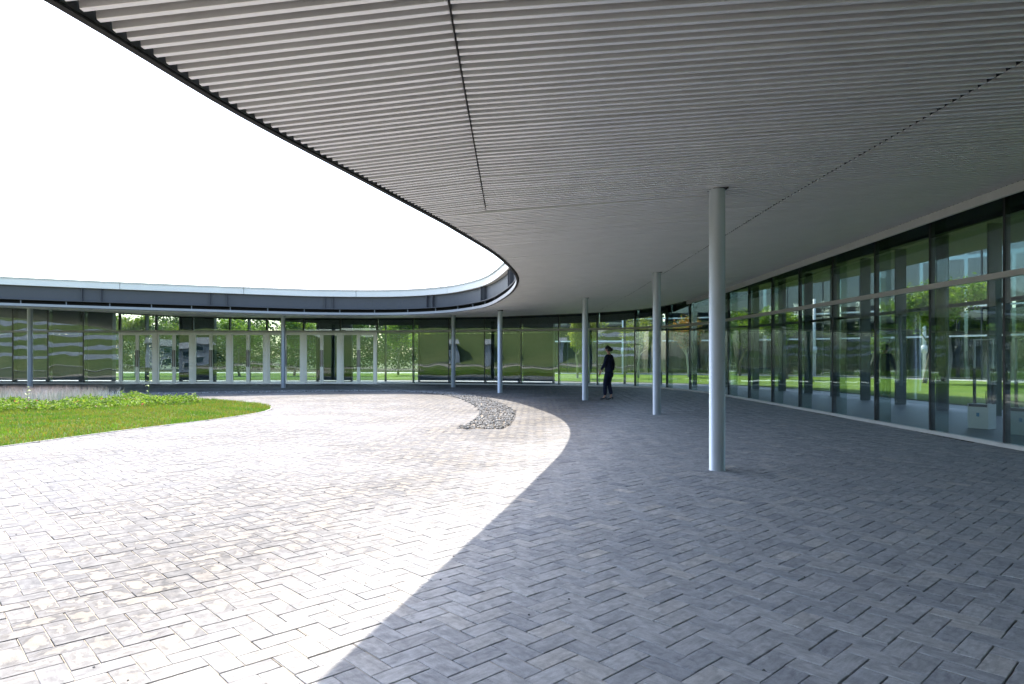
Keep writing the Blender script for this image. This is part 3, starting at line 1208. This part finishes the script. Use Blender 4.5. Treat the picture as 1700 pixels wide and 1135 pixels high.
def leaves(centers, n_per, spread, size, cols, flat=0.5):
    """cloud of leaf quads"""
    C = np.repeat(np.asarray(centers), n_per, 0)
    n = len(C)
    d = rng.normal(0, 1, (n, 3))
    d /= np.linalg.norm(d, axis=1)[:, None]
    P = C + d * (rng.random((n, 1)) ** 0.5) * spread
    u_ = rng.normal(0, 1, (n, 3))
    u_[:, 2] *= flat
    u_ /= np.linalg.norm(u_, axis=1)[:, None]
    w_ = rng.normal(0, 1, (n, 3))
    w_ -= (w_ * u_).sum(1)[:, None] * u_
    w_ /= np.linalg.norm(w_, axis=1)[:, None]
    s = size * rng.uniform(0.6, 1.4, (n, 1))
    V = np.stack([P - u_ * s, P + w_ * s * 0.45, P + u_ * s, P - w_ * s * 0.45], 1).reshape(-1, 3)
    Q = np.arange(n * 4).reshape(-1, 4)
    cols = np.asarray(cols)
    cc = cols[rng.integers(0, len(cols), n)] * rng.uniform(0.75, 1.25, (n, 1))
    return V, Q, np.repeat(cc, 4, 0)


GREENS = [(0.21, 0.31, 0.04), (0.15, 0.25, 0.035), (0.26, 0.34, 0.06), (0.10, 0.18, 0.03)]
DARKG = [(0.045, 0.085, 0.028), (0.06, 0.105, 0.03), (0.03, 0.065, 0.02)]
RUST = [(0.34, 0.14, 0.04), (0.26, 0.16, 0.04), (0.15, 0.2, 0.04)]


def make_tree(loc, h, label, cols=GREENS, leafy=1.0, bk='bark', spread=1.0, seed=0, group='young trees on the garden lawn'):
    rd = random.Random(seed)
    t = empty('tree', loc, rd.uniform(0, 6.28))
    tag(t, label, 'tree', group)
    m = MB()
    tips = []

    def branch(p, d, L, r, lev):
        pts, rads = [p], [r]
        q = Vector(p)
        dd = Vector(d)
        ns = 4
        for k in range(ns):
            dd = (dd + Vector((rd.gauss(0, 0.16), rd.gauss(0, 0.16), rd.gauss(0.06, 0.08)))).normalized()
            q = q + dd * (L / ns)
            pts.append(tuple(q))
            rads.append(r * (1 - 0.55 * (k + 1) / ns))
            if lev < 3 and k >= (1 if lev else 2):
                for _ in range(2 if lev else 3):
                    a = rd.uniform(0, 6.28)
                    side = Vector((math.cos(a), math.sin(a), rd.uniform(0.25, 0.9))) * spread
                    nd = (dd * 0.5 + side * 0.75).normalized()
                    branch(tuple(q), nd, L * rd.uniform(0.5, 0.72), rads[-1] * 0.6, lev + 1)
            if lev >= 2:
                tips.append(tuple(q))
        m.tube(pts, rads, 7 if lev == 0 else 4, False)

    branch((0, 0, -0.05), (rd.gauss(0, 0.06), rd.gauss(0, 0.06), 1), h * 0.55, h * 0.024, 0)
    zmax = max(p[2] for p in tips)
    k = h / zmax
    m.v = [(x * k, y * k, z * k) for x, y, z in m.v]
    m.build('trunk', bk, t, True)
    tips = np.array(tips) * k
    if leafy > 0:
        rs = np.array([rd.random() for _ in tips])
        tp = tips[rs < 0.35 + 0.6 * leafy]
        n_per = max(2, int(15 * leafy))
        V, Q, cc = leaves(tp, n_per, 0.05 * h + 0.10, 0.082, cols)
        link('crown', np_mesh('crown', V, Q, None, 'leaf', cc), t)
    return t


trees = [
    (20.6, 34.0, 5.2, 'broad green tree with forked trunk on the lawn, right glass wall', GREENS, 1.0, 'bark', 1.2),
    (22.6, 43.0, 3.0, 'small bare pale-branched tree on the lawn, right glass wall', GREENS, 0.06, 'pale_bark', 1.1),
    (25.0, 30.2, 4.2, 'rust-leaved tree at the right end of the garden lawn', RUST, 0.5, 'pale_bark', 1.0),
    (16.2, 40.0, 4.2, 'upright bright green tree left of the bare tree', GREENS, 1.1, 'bark', 0.8),
    (15.4, 46.0, 4.4, 'slim green tree standing far back behind the upright one', GREENS, 0.9, 'bark', 0.8),
    (11.4, 44.0, 4.0, 'orange-tipped tree seen right of the second nearest column', RUST, 0.6, 'pale_bark', 1.0),
    (7.8, 42.0, 3.9, 'sparse leaning pale tree left of the second nearest column', [(0.22, 0.24, 0.06)], 0.35, 'pale_bark', 1.1),
    (4.0, 41.5, 4.2, 'feathery light green tree just left of the woman', [(0.24, 0.30, 0.06), (0.3, 0.3, 0.07)], 0.7, 'pale_bark', 1.2),
    (-5.0, 46.0, 4.3, 'green tree behind the panes right of the door row', GREENS, 0.8, 'bark', 0.9),
    (-8.2, 49.0, 4.4, 'green tree behind the rightmost glass door', GREENS, 0.9, 'bark', 0.9),
    (-11.5, 47.0, 4.2, 'tree behind the second double door from the right', GREENS, 0.8, 'bark', 1.0),
    (-15.2, 47.5, 4.4, 'tree behind the third double door from the right', GREENS, 0.9, 'bark', 1.0),
    (-18.4, 46.0, 4.0, 'slim tree behind the middle double door', GREENS, 0.7, 'bark', 0.9),
    (-22.0, 47.0, 4.3, 'tree behind the second double door from the left', [(0.22, 0.26, 0.07), (0.12, 0.2, 0.03)], 0.7, 'pale_bark', 1.1),
    (-25.4, 46.0, 4.2, 'tree with pale forked branches behind the leftmost double door', [(0.24, 0.28, 0.08), (0.14, 0.2, 0.03)], 0.6, 'pale_bark', 1.2)]
for k, (x, y, h, lb, cs, lf, bk, sp) in enumerate(trees):
    make_tree((x, y, 0.015), h, lb, cs, lf, bk, sp, 40 + k)


# the wood beyond the garden: one mass
def wood(name, centers, label, hmax, cols, n_per=115):
    cs, ss = [], []
    for (x, y) in centers:
        h = hmax * rng.uniform(0.7, 1.1)
        for _ in range(18):
            cs.append((x + rng.normal(0, 1.6), y + rng.normal(0, 1.6), rng.uniform(0.2, h)))
    V, Q, cc = leaves(np.array(cs), n_per, 1.1, 0.15, cols, 0.8)
    V[:, 2] = np.maximum(V[:, 2], 0.0)
    o = link(name, np_mesh(name, V, Q, None, 'leaf', cc))
    tag(o, label, 'wood', kind='stuff')


wood('wood', [(x + rng.normal(0, 1.5), 66 + rng.normal(0, 2.5) + 0.08 * abs(x + 10)) for x in np.arange(-66, 16, 2.0)] + [(x, 74 + rng.normal(0, 1.5)) for x in np.arange(-80, 20, 2.6)],
     'dense green belt of trees far behind the garden lawn', 6.0, DARKG)

# glass building across the garden
bld = empty('garden_building', (0, 0, 0))
tag(bld, 'long dark glass building across the garden lawn with white bands and posts', 'building')
Bc = resample(offset(W_C, LAWN_W + 3.4), 2.4)
Bc = Bc[(Bc[:, 0] > 2) & (Bc[:, 1] > 6)]
for i in range(len(Bc) - 1):
    a, b = Bc[i], Bc[i + 1]
    d = b - a
    L = float(np.linalg.norm(d))
    rz = math.atan2(d[1], d[0])
    n = np.array((d[1], -d[0])) / L
    mid = (a + b) / 2
    pane('pane', 'far_glass', (mid[0], mid[1], 1.28), L - 0.08, 2.44, rz, bld, 0.02, 0.001)
    pane('pane', 'far_glass', (mid[0], mid[1], 3.35), L - 0.08, 1.45, rz, bld, 0.02, 0.001)
    pane('pane', 'far_glass', (mid[0], mid[1], 6.2), L - 0.08, 3.0, rz, bld, 0.02, 0.001)
    for zz in (2.56, 4.3, 7.8):
        ubox('band', 'facade_white', (mid[0] - n[0] * 0.05, mid[1] - n[1] * 0.05, zz), (L, 0.12, 0.10), rz, bld)
    ubox('mullion', 'mullion_dark', (a[0], a[1], 3.9), (0.07, 0.12, 7.75), rz, bld)
    m = MB()
    m.prism(a + n * 3.5, b + n * 3.5, 0.0, 7.6, 0.0, 7.6, 0.2)
    m.build('inner_wall', 'interior_wall', bld)
    m = MB()
    p = [a - n * 0.4, b - n * 0.4, b + n * 3.6, a + n * 3.6]
    m.add([(*q, 7.86) for q in p] + [(*q, 8.3) for q in p], [(3, 2, 1, 0), (4, 5, 6, 7), (0, 1, 5, 4), (2, 3, 7, 6)])
    m.build('roof', 'roof_sheet', bld)
    if i % 3 == 0:
        q = a - n * 1.9
        m = MB()
        m.tube([(q[0], q[1], 0), (q[0], q[1], 5.2)], [0.11, 0.09], 16)
        m.tube([(q[0], q[1], 1.55), (q[0], q[1], 2.0)], [0.17, 0.17], 16)
        m.build('post', 'facade_white', bld, True)

# ------------------------------------------------------------------ hill with terraces behind the viewer (seen mirrored in the glass)
def hill_h(x, y):
    def bump(cx, cy_, rx, ry, h):
        r = ((x - cx) / rx) ** 2 + ((y - cy_) / ry) ** 2
        return h * np.exp(-r * 1.1)
    k = np.clip((-14.5 - y) / 14, 0, 1)
    return -0.5 + k * k * (3 - 2 * k) * (bump(-66, -40, 40, 26, 13) + bump(26, -46, 30, 24, 12))


gx, gy = np.meshgrid(np.linspace(-150, 110, 131), np.linspace(-130, -13, 60), indexing='ij')
gz = np.maximum(hill_h(gx, gy), -0.3)
nx, ny = gx.shape
idx = np.arange(nx * ny).reshape(nx, ny)
Q = np.stack([idx[:-1, :-1], idx[1:, :-1], idx[1:, 1:], idx[:-1, 1:]], -1).reshape(-1, 4)
ho = link('hill', np_mesh('hill', np.stack([gx, gy, gz], -1).reshape(-1, 3), Q, None, 'hill_turf'))
ho['kind'] = 'structure'
ho.data.polygons.foreach_set('use_smooth', [True] * len(ho.data.polygons))
names_ = ['lowest', 'second lowest', 'second highest', 'highest']
for k, lev in enumerate((1.5, 2.9, 4.3, 5.7)):
    wall = MB()
    pts = []
    for x in np.linspace(-98, -52, 34):
        ys = np.linspace(-13, -60, 300)
        hh = hill_h(np.full_like(ys, x), ys)
        j = np.where(hh > lev)[0]
        if len(j):
            pts.append((x, ys[j[0]]))
    for a, b in zip(pts[:-1], pts[1:]):
        wall.prism(a, b, lev - 0.9, lev + 0.4, lev - 0.9, lev + 0.4, 0.5)
    o = wall.build('retaining_wall', 'stone_wall')
    tag(o, 'blue-grey stone terrace wall on the mirrored hillside, %s of four' % names_[k], 'wall', 'terrace walls on the hill')

# access road at the foot of the hill, scrub and a stone house, all seen only as reflections
road_c = catmull([(-110, -19), (-60, -15.5), (-30, -19), (-8, -24), (14, -18), (40, -16), (90, -20)], 12)
sheet('access_road', np.concatenate([offset(road_c, -1.8), offset(road_c, 1.8)[::-1]]), 0.01, 'concrete_path')
cs_ = []
for _ in range(70):
    x, y = rng.uniform(-95, 60), rng.uniform(-55, -22)
    z = float(hill_h(np.array(x), np.array(y)))
    if z > 0.3 and not -88 < x < -2:
        for _k in range(4):
            cs_.append((x + rng.normal(0, 0.7), y + rng.normal(0, 0.7), z + rng.uniform(0.1, 0.9)))
V, Q, cc = leaves(np.array(cs_), 55, 0.7, 0.16, DARKG, 0.8)
tag(link('scrub', np_mesh('scrub', V, Q, None, 'leaf', cc)), 'dark green scrub scattered over the mirrored hillside', 'scrub', kind='stuff')
house = empty('stone_house', (-42, -17.5, 0), R(-38))
house.scale = (1, 1, 0.68)
tag(house, 'blue-grey stone house mirrored in the far glass beside the hill', 'house')
m = MB()
m.box((0, 0, 1.9), (9, 5, 4.4))
m.build('wall', 'stone_wall', house)
m = MB()
m.add([(-4.9, -2.9, 4.12), (4.9, -2.9, 4.12), (4.9, 2.9, 4.12), (-4.9, 2.9, 4.12), (-4.9, 0, 5.3), (4.9, 0, 5.3)],
      [(3, 2, 1, 0), (0, 1, 5, 4), (2, 3, 4, 5), (1, 2, 5), (3, 0, 4)])
m.build('roof', 'roof_sheet', house)
for zz in (1.2, 3.1):
    for xx in (-3, -1, 1, 3):
        w_ = ubox('window', 'facade_white', (xx, 2.52, zz), (1.0, 0.10, 1.1), 0, house)
        link('pane', unit_mesh('pane', 'far_glass'), w_, (0, 0.55, 0), (0, 0, 0), (0.86, 0.2, 0.88))

# ------------------------------------------------------------------ planted bed in the court
sheet('lawn', bed_poly, 0.0, 'turf')


def court_edge():
    c = np.concatenate([bed_poly, bed_poly[:1]])
    n = normals(c)
    m = MB()
    for i in range(len(c) - 1):
        m.prism(c[i], c[i + 1], -0.02, 0.010, -0.02, 0.010, 0.03)
    o = m.build('bed_edging', 'kerb_stone')
    tag(o, 'thin pale stone edging round the grass bed in the court', 'edging')


court_edge()
feather_poly = np.array([(-30, 14.0), (-24, 16.4), (-19, 17.9), (-15, 18.7), (-12.9, 19.4), (-12.1, 20.2), (-12.6, 21.0), (-15.5, 20.9), (-20, 19.5), (-26, 16.4)])
cover_poly = np.array([(-22, 13.6), (-17, 14.6), (-13.2, 15.5), (-11.2, 16.9), (-9.6, 18.4), (-9.0, 19.8), (-9.8, 20.9), (-11.6, 21.5), (-12.9, 21.4),
                       (-12.2, 20.4), (-12.6, 19.3), (-15, 18.6), (-19, 17.8), (-23, 16.4)])


def blades(poly, n, hlo, hhi, wlo, cols, lean, name, label, kindcat, mat='leaf', tip=None, noise_h=True):
    mn, mx = poly.min(0), poly.max(0)
    p = rng.uniform(mn, mx, (n, 2))
    p = p[inside(poly, p)]
    p = p[(p[:, 1] > 8) & (p[:, 0] > -0.8 * p[:, 1] - 2.5)]
    if mat == 'feather':
        p = p + rng.normal(0, 0.22, p.shape) * np.array([1.6, 0.5])
    n = len(p)
    patch = 0.5 + 0.5 * np.sin(p[:, 0] * 1.7 + 2 * np.sin(p[:, 1] * 1.1)) * np.sin(p[:, 1] * 2.1 + 1.3 * np.sin(p[:, 0] * 0.9))
    patch2 = 0.5 + 0.5 * np.sin(p[:, 0] * 4.3 + 3 * np.sin(p[:, 1] * 3.1)) * np.sin(p[:, 1] * 5.0)
    h = rng.uniform(hlo, hhi, n) * (0.6 + 0.8 * patch2 if noise_h else 1)
    a = rng.uniform(0, 6.28, n)
    w = wlo * rng.uniform(0.7, 1.4, n)
    dx, dy = np.cos(a) * w, np.sin(a) * w
    lx, ly = rng.normal(0, lean, n) * h, rng.normal(0, lean, n) * h
    z0 = 0.0
    b0 = np.stack([p[:, 0] - dx, p[:, 1] - dy, np.full(n, z0)], -1)
    b1 = np.stack([p[:, 0] + dx, p[:, 1] + dy, np.full(n, z0)], -1)
    m0 = np.stack([p[:, 0] - dx * 0.8 + lx * 0.35, p[:, 1] - dy * 0.8 + ly * 0.35, h * 0.6], -1)
    m1 = np.stack([p[:, 0] + dx * 0.8 + lx * 0.35, p[:, 1] + dy * 0.8 + ly * 0.35, h * 0.6], -1)
    t = np.stack([p[:, 0] + lx, p[:, 1] + ly, h], -1)
    V = np.stack([b0, b1, m1, m0, t], 1).reshape(-1, 3)
    base = np.arange(n) * 5
    Q = np.stack([base, base + 1, base + 2, base + 3], -1)
    T = np.stack([base + 3, base + 2, base + 4], -1)
    cols = np.asarray(cols)
    k = np.clip((patch * 0.7 + rng.random(n) * 0.5) * len(cols), 0, len(cols) - 1).astype(int)
    cc = cols[k] * rng.uniform(0.75, 1.3, (n, 1))
    cc = np.repeat(cc[:, None], 5, 1)
    if tip is not None:
        cc[:, 4] = np.asarray(tip) * rng.uniform(0.7, 1.2, (n, 1))
    o = link(name, np_mesh(name, V, Q, T, mat, cc.reshape(-1, 3)))
    return tag(o, label, kindcat, kind='stuff')


vis_bed = np.array([q for q in bed_poly])
blades(vis_bed, 620000, 0.025, 0.07, 0.0045, [(0.07, 0.16, 0.016), (0.09, 0.20, 0.02), (0.14, 0.205, 0.025), (0.22, 0.19, 0.045), (0.11, 0.22, 0.022)], 0.5,
       'grass', 'short green and straw mown grass filling the court bed', 'grass')
blades(feather_poly, 90000, 0.34, 0.52, 0.005, [(0.66, 0.62, 0.58), (0.72, 0.68, 0.64), (0.58, 0.56, 0.53), (0.52, 0.52, 0.44)], 0.22,
       'feather_grass', 'pale silvery feather grass at the left of the court bed', 'grass', 'feather', tip=(0.34, 0.22, 0.16), noise_h=False)


def ground_cover():
    p = rng.uniform(cover_poly.min(0), cover_poly.max(0), (9000, 2))
    p = p[inside(cover_poly, p)]
    n = len(p)
    hh = 0.05 + 0.18 * (0.5 + 0.5 * np.sin(p[:, 0] * 3.1 + 1.5 * np.sin(p[:, 1] * 2.7))) * rng.random(n)
    V, Q, cc = leaves(np.stack([p[:, 0], p[:, 1], hh], -1), 10, 0.08, 0.034, [(0.17, 0.29, 0.04), (0.22, 0.33, 0.05), (0.12, 0.23, 0.03), (0.26, 0.34, 0.09), (0.08, 0.15, 0.02)], 0.5)
    V[:, 2] = np.maximum(V[:, 2], 0.006)
    pk = rng.random(len(Q)) < 0.012
    cc.reshape(-1, 4, 3)[pk] = (0.45, 0.12, 0.18)
    o = link('ground_cover', np_mesh('ground_cover', V, Q, None, 'leaf', cc))
    tag(o, 'bright green leafy ground cover with a few pink blooms in the court bed', 'plants', kind='stuff')


ground_cover()


def weed(x, y, h, seed, label):
    rd = random.Random(seed)
    t = empty('weed_plant', (x, y, 0))
    tag(t, label, 'weed', 'tall weeds in the court bed')
    m = MB()
    pts = [(0, 0, 0)]
    for k in range(5):
        pts.append((pts[-1][0] + rd.gauss(0.015, 0.012), pts[-1][1] + rd.gauss(0, 0.012), h * (k + 1) / 5))
    m.tube(pts, [0.007, 0.006, 0.006, 0.005, 0.004, 0.002], 5)
    m.build('stem', 'weed_green', t)
    for k in range(9):
        q = pts[1 + k % 5]
        a = rd.uniform(0, 6.28)
        L = rd.uniform(0.10, 0.2)
        u_ = Vector((math.cos(a), math.sin(a), 0.5)).normalized()
        w_ = Vector((-math.sin(a), math.cos(a), 0.1)) * 0.022
        m = MB()
        p0 = Vector(q)
        p1 = p0 + u_ * L * 0.5
        p2 = p0 + u_ * L - Vector((0, 0, L * 0.35))
        m.add([p0, p1 + w_, p2, p1 - w_, p1 + Vector((0, 0, 0.006))], [(0, 4, 1), (1, 4, 2), (2, 4, 3), (3, 4, 0)])
        m.build('leaf_blade', 'weed_green', t)


t_ = NT('weed_green')
t_.bsdf(t_.mix(t_.noise(20, t_.pos()), (0.14, 0.26, 0.03), (0.28, 0.40, 0.06)), 0.5)
weed(-13.3, 18.6, 0.5, 1, 'arching green weed stalk in front of the feather grass')
weed(-10.9, 20.3, 0.75, 2, 'tallest green weed sprig above the ground cover')

# ------------------------------------------------------------------ umbrella stands inside the gallery
def umbrella_stand(x, y, rz, label):
    t = empty('umbrella_stand', (x, y, 0), rz)
    tag(t, label, 'stand', 'white wrapping stands inside the gallery')
    m = MB()
    m.box((0, 0, 0.24), (0.36, 0.26, 0.46))
    m.build('cabinet', 'white_panel', t)
    m = MB()
    m.box((0, -0.133, 0.44), (0.32, 0.01, 0.05))
    m.build('bag_slot', 'mullion_dark', t)
    m = MB()
    m.box((0, -0.1325, 0.27), (0.05, 0.006, 0.07))
    m.build('printed_mark', 'blue_mark', t)
    for sx in (-1, 1):
        m = MB()
        m.box((sx * 0.16, 0.06, 0.80), (0.035, 0.05, 0.66))
        m.build('post', 'mullion_dark', t)
        m = MB()
        m.box((sx * 0.16, 0.06, 1.40), (0.024, 0.03, 0.56))
        m.build('post_extension', 'white_panel', t)
        m = MB()
        m.tube([(sx * 0.09, -0.02, 0.47), (sx * 0.10, -0.06, 0.60), (sx * 0.11, -0.07, 0.72)], [0.010, 0.009, 0.007], 8)
        m.build('hook', 'black_leather', t)
    m = MB()
    m.box((0, 0.06, 1.67), (0.36, 0.03, 0.02))
    m.build('top_bar', 'white_panel', t)


umbrella_stand(8.80, 12.75, R(-62), 'white umbrella wrapping stand behind the glass at right')
umbrella_stand(8.80, 11.68, R(-62), 'white umbrella wrapping stand cut by the right picture edge')

# ------------------------------------------------------------------ the walking woman
def skin_obj(name, verts, edges, mat, parent, sub=2, root=0):
    me = bpy.data.meshes.new(name)
    me.from_pydata([v[:3] for v in verts], edges, [])
    me.materials.append(MATS[mat])
    o = link(name, me, parent)
    md = o.modifiers.new('Skin', 'SKIN')
    md.use_smooth_shade = True
    for i, v in enumerate(verts):
        r = v[3]
        me.skin_vertices[0].data[i].radius = (r, v[4] if len(v) > 4 else r)
        me.skin_vertices[0].data[i].use_root = (i == root)
    s = o.modifiers.new('Subsurf', 'SUBSURF')
    s.levels = sub
    s.render_levels = sub
    return o


def woman(x, y, rz):
    t = empty('person', (x, y, 0), rz)
    tag(t, 'woman in navy trouser suit and black heels walking under the canopy', 'person')
    # body: one continuous skinned surface
    V = [(0, 0, .93, .07, .06), (0, .005, 1.08, .075, .06), (0, 0, 1.24, .11, .08), (0, -.01, 1.37, .07, .06), (0, .0, 1.44, .042), (0, .015, 1.50, .045),
         (0, .04, 1.565, .076, .088), (0, .04, 1.612, .060, .070)]
    Ed_ = [(0, 1), (1, 2), (2, 3), (3, 4), (4, 5), (5, 6), (6, 7)]

    def chain(start, pts):
        i = start
        for p in pts:
            V.append(p)
            Ed_.append((i, len(V) - 1))
            i = len(V) - 1
        return i
    lw = chain(3, [(-.15, -.01, 1.35, .05), (-.205, .04, 1.10, .036), (-.235, .15, .905, .024), (-.238, .175, .865, .026, .014)])
    rw = chain(3, [(.15, -.01, 1.35, .05), (.215, -.06, 1.10, .036), (.245, -.01, .885, .024), (.248, .005, .845, .026, .014)])
    for (w, sx, x0, y0, z0) in ((lw, -1, -.238, .175, .865), (rw, 1, .248, .005, .845)):
        for k, (dy, L) in enumerate(((.022, .062), (.008, .070), (-.007, .066), (-.021, .052))):
            chain(w, [(x0 + sx * .004, y0 + dy, z0 - .035, .0085), (x0, y0 + dy + .012, z0 - .035 - L * .5, .008), (x0 - sx * .010, y0 + dy + .016, z0 - .035 - L, .007)])
        chain(w, [(x0 - sx * .012, y0 + .034, z0 - .004, .009), (x0 - sx * .018, y0 + .048, z0 - .038, .008)])
    chain(0, [(-.075, 0, .86, .055), (-.070, .09, .50, .038), (-.055, .10, .12, .03), (-.055, .17, .05, .028)])
    chain(0, [(.075, 0, .86, .055), (.072, .03, .50, .038), (.055, -.07, .14, .03), (.055, -.02, .06, .028)])
    skin_obj('body', V, Ed_, 'skin_tone', t)
    # face pieces
    m = MB()
    m.tube([(0, .108, 1.575), (0, .124, 1.552), (0, .108, 1.545)], [.006, .011, .008], 8)
    m.build('nose', 'skin_tone', t, True)
    for sx in (-1, 1):
        m = MB()
        m.tube([(sx * .026 - .008, .104, 1.572), (sx * .026 + .008, .104, 1.572)], [.005, .005], 6)
        m.build('eye', 'black_hair', t)
        m = MB()
        m.tube([(sx * .072, .02, 1.585), (sx * .080, .012, 1.57), (sx * .073, .02, 1.545)], [.008, .012, .007], 8)
        m.build('ear', 'skin_tone', t, True)
    m = MB()
    m.tube([(-.018, .104, 1.525), (0, .108, 1.524), (.018, .104, 1.525)], [.003, .005, .003], 6)
    m.build('mouth', 'mouth_red', t)
    # jacket
    V = [(0, 0, .80, .185, .145), (0, 0, .95, .168, .13), (0, .005, 1.09, .140, .112), (0, 0, 1.24, .15, .112), (0, -.012, 1.36, .11, .078), (0, -.012, 1.425, .062, .055)]
    Ed2 = [(0, 1), (1, 2), (2, 3), (3, 4), (4, 5)]
    for sx, el, wr in ((-1, (-.215, .04, 1.10), (-.238, .14, .925)), (1, (.225, -.06, 1.10), (.25, -.015, .905))):
        i = len(V)
        V += [(sx * .165, -.01, 1.355, .066), (*el, .058), (*wr, .046)]
        Ed2 += [(4, i), (i, i + 1), (i + 1, i + 2)]
    skin_obj('jacket', V, Ed2, 'navy_wool', t, 2, 0)
    V = [(0, 0, .95, .135, .10), (0, 0, .86, .125, .11), (-.080, .01, .80, .100), (-.070, .09, .50, .072), (-.055, .102, .13, .060),
         (.080, 0, .80, .100), (.072, .03, .50, .072), (.055, -.065, .15, .060)]
    skin_obj('trousers', V, [(0, 1), (1, 2), (2, 3), (3, 4), (1, 5), (5, 6), (6, 7)], 'navy_wool', t, 2, 0)
    # hair with bun
    V = [(0, .035, 1.625, .058, .045), (0, .0, 1.60, .090, .080), (0, -.03, 1.565, .088, .075), (0, -.045, 1.50, .055, .045), (0, -.11, 1.55, .056), (0, -.14, 1.548, .044)]
    skin_obj('hair', V, [(0, 1), (1, 2), (2, 3), (2, 4), (4, 5)], 'black_hair', t, 2, 1)
    for (sx, y0, zt) in ((-.055, .11, .0), (.055, -.06, .0)):
        m = MB()
        rows = [(-.055, .028, .045, .085), (.0, .032, .03, .065), (.07, .040, .0, .05), (.13, .036, .0, .04), (.165, .015, .0, .02)]
        for (yy, hw, zb, zt2) in rows:
            m.v += [(sx - hw, y0 + yy, zb), (sx + hw, y0 + yy, zb), (sx + hw * .8, y0 + yy, zt2), (sx - hw * .8, y0 + yy, zt2)]
        for r in range(len(rows) - 1):
            for k in range(4):
                k2 = (k + 1) % 4
                m.f.append((r * 4 + k, r * 4 + k2, r * 4 + 4 + k2, r * 4 + 4 + k))
        m.f += [(3, 2, 1, 0), tuple(len(m.v) - 4 + k for k in range(4))]
        m.tube([(sx, y0 - .045, .05), (sx, y0 - .05, 0.0)], [.014, .007], 8)
        m.build('shoe', 'black_leather', t)


t_ = NT('mouth_red')
t_.bsdf(t_.mix(t_.noise(60, t_.pos()), (0.30, 0.08, 0.07), (0.4, 0.12, 0.1)), 0.5)
PX, PY, PR = 3.02, 21.25, R(56)
woman(PX, PY, PR)
ca, sa = math.cos(PR), math.sin(PR)
hx, hy = .252, .015
m = MB()
m.box((0, 0, 0.0), (0.03, 0.10, 0.15))
m.box((0, 0.03, 0.085), (0.018, 0.02, 0.03))
pouch = m.build('pouch', 'black_leather')
pouch.location = (PX + hx * ca - hy * sa, PY + hx * sa + hy * ca, 0.775)
pouch.rotation_euler = (0.15, 0, PR)
tag(pouch, 'small black pouch held in the right hand of the woman', 'pouch')
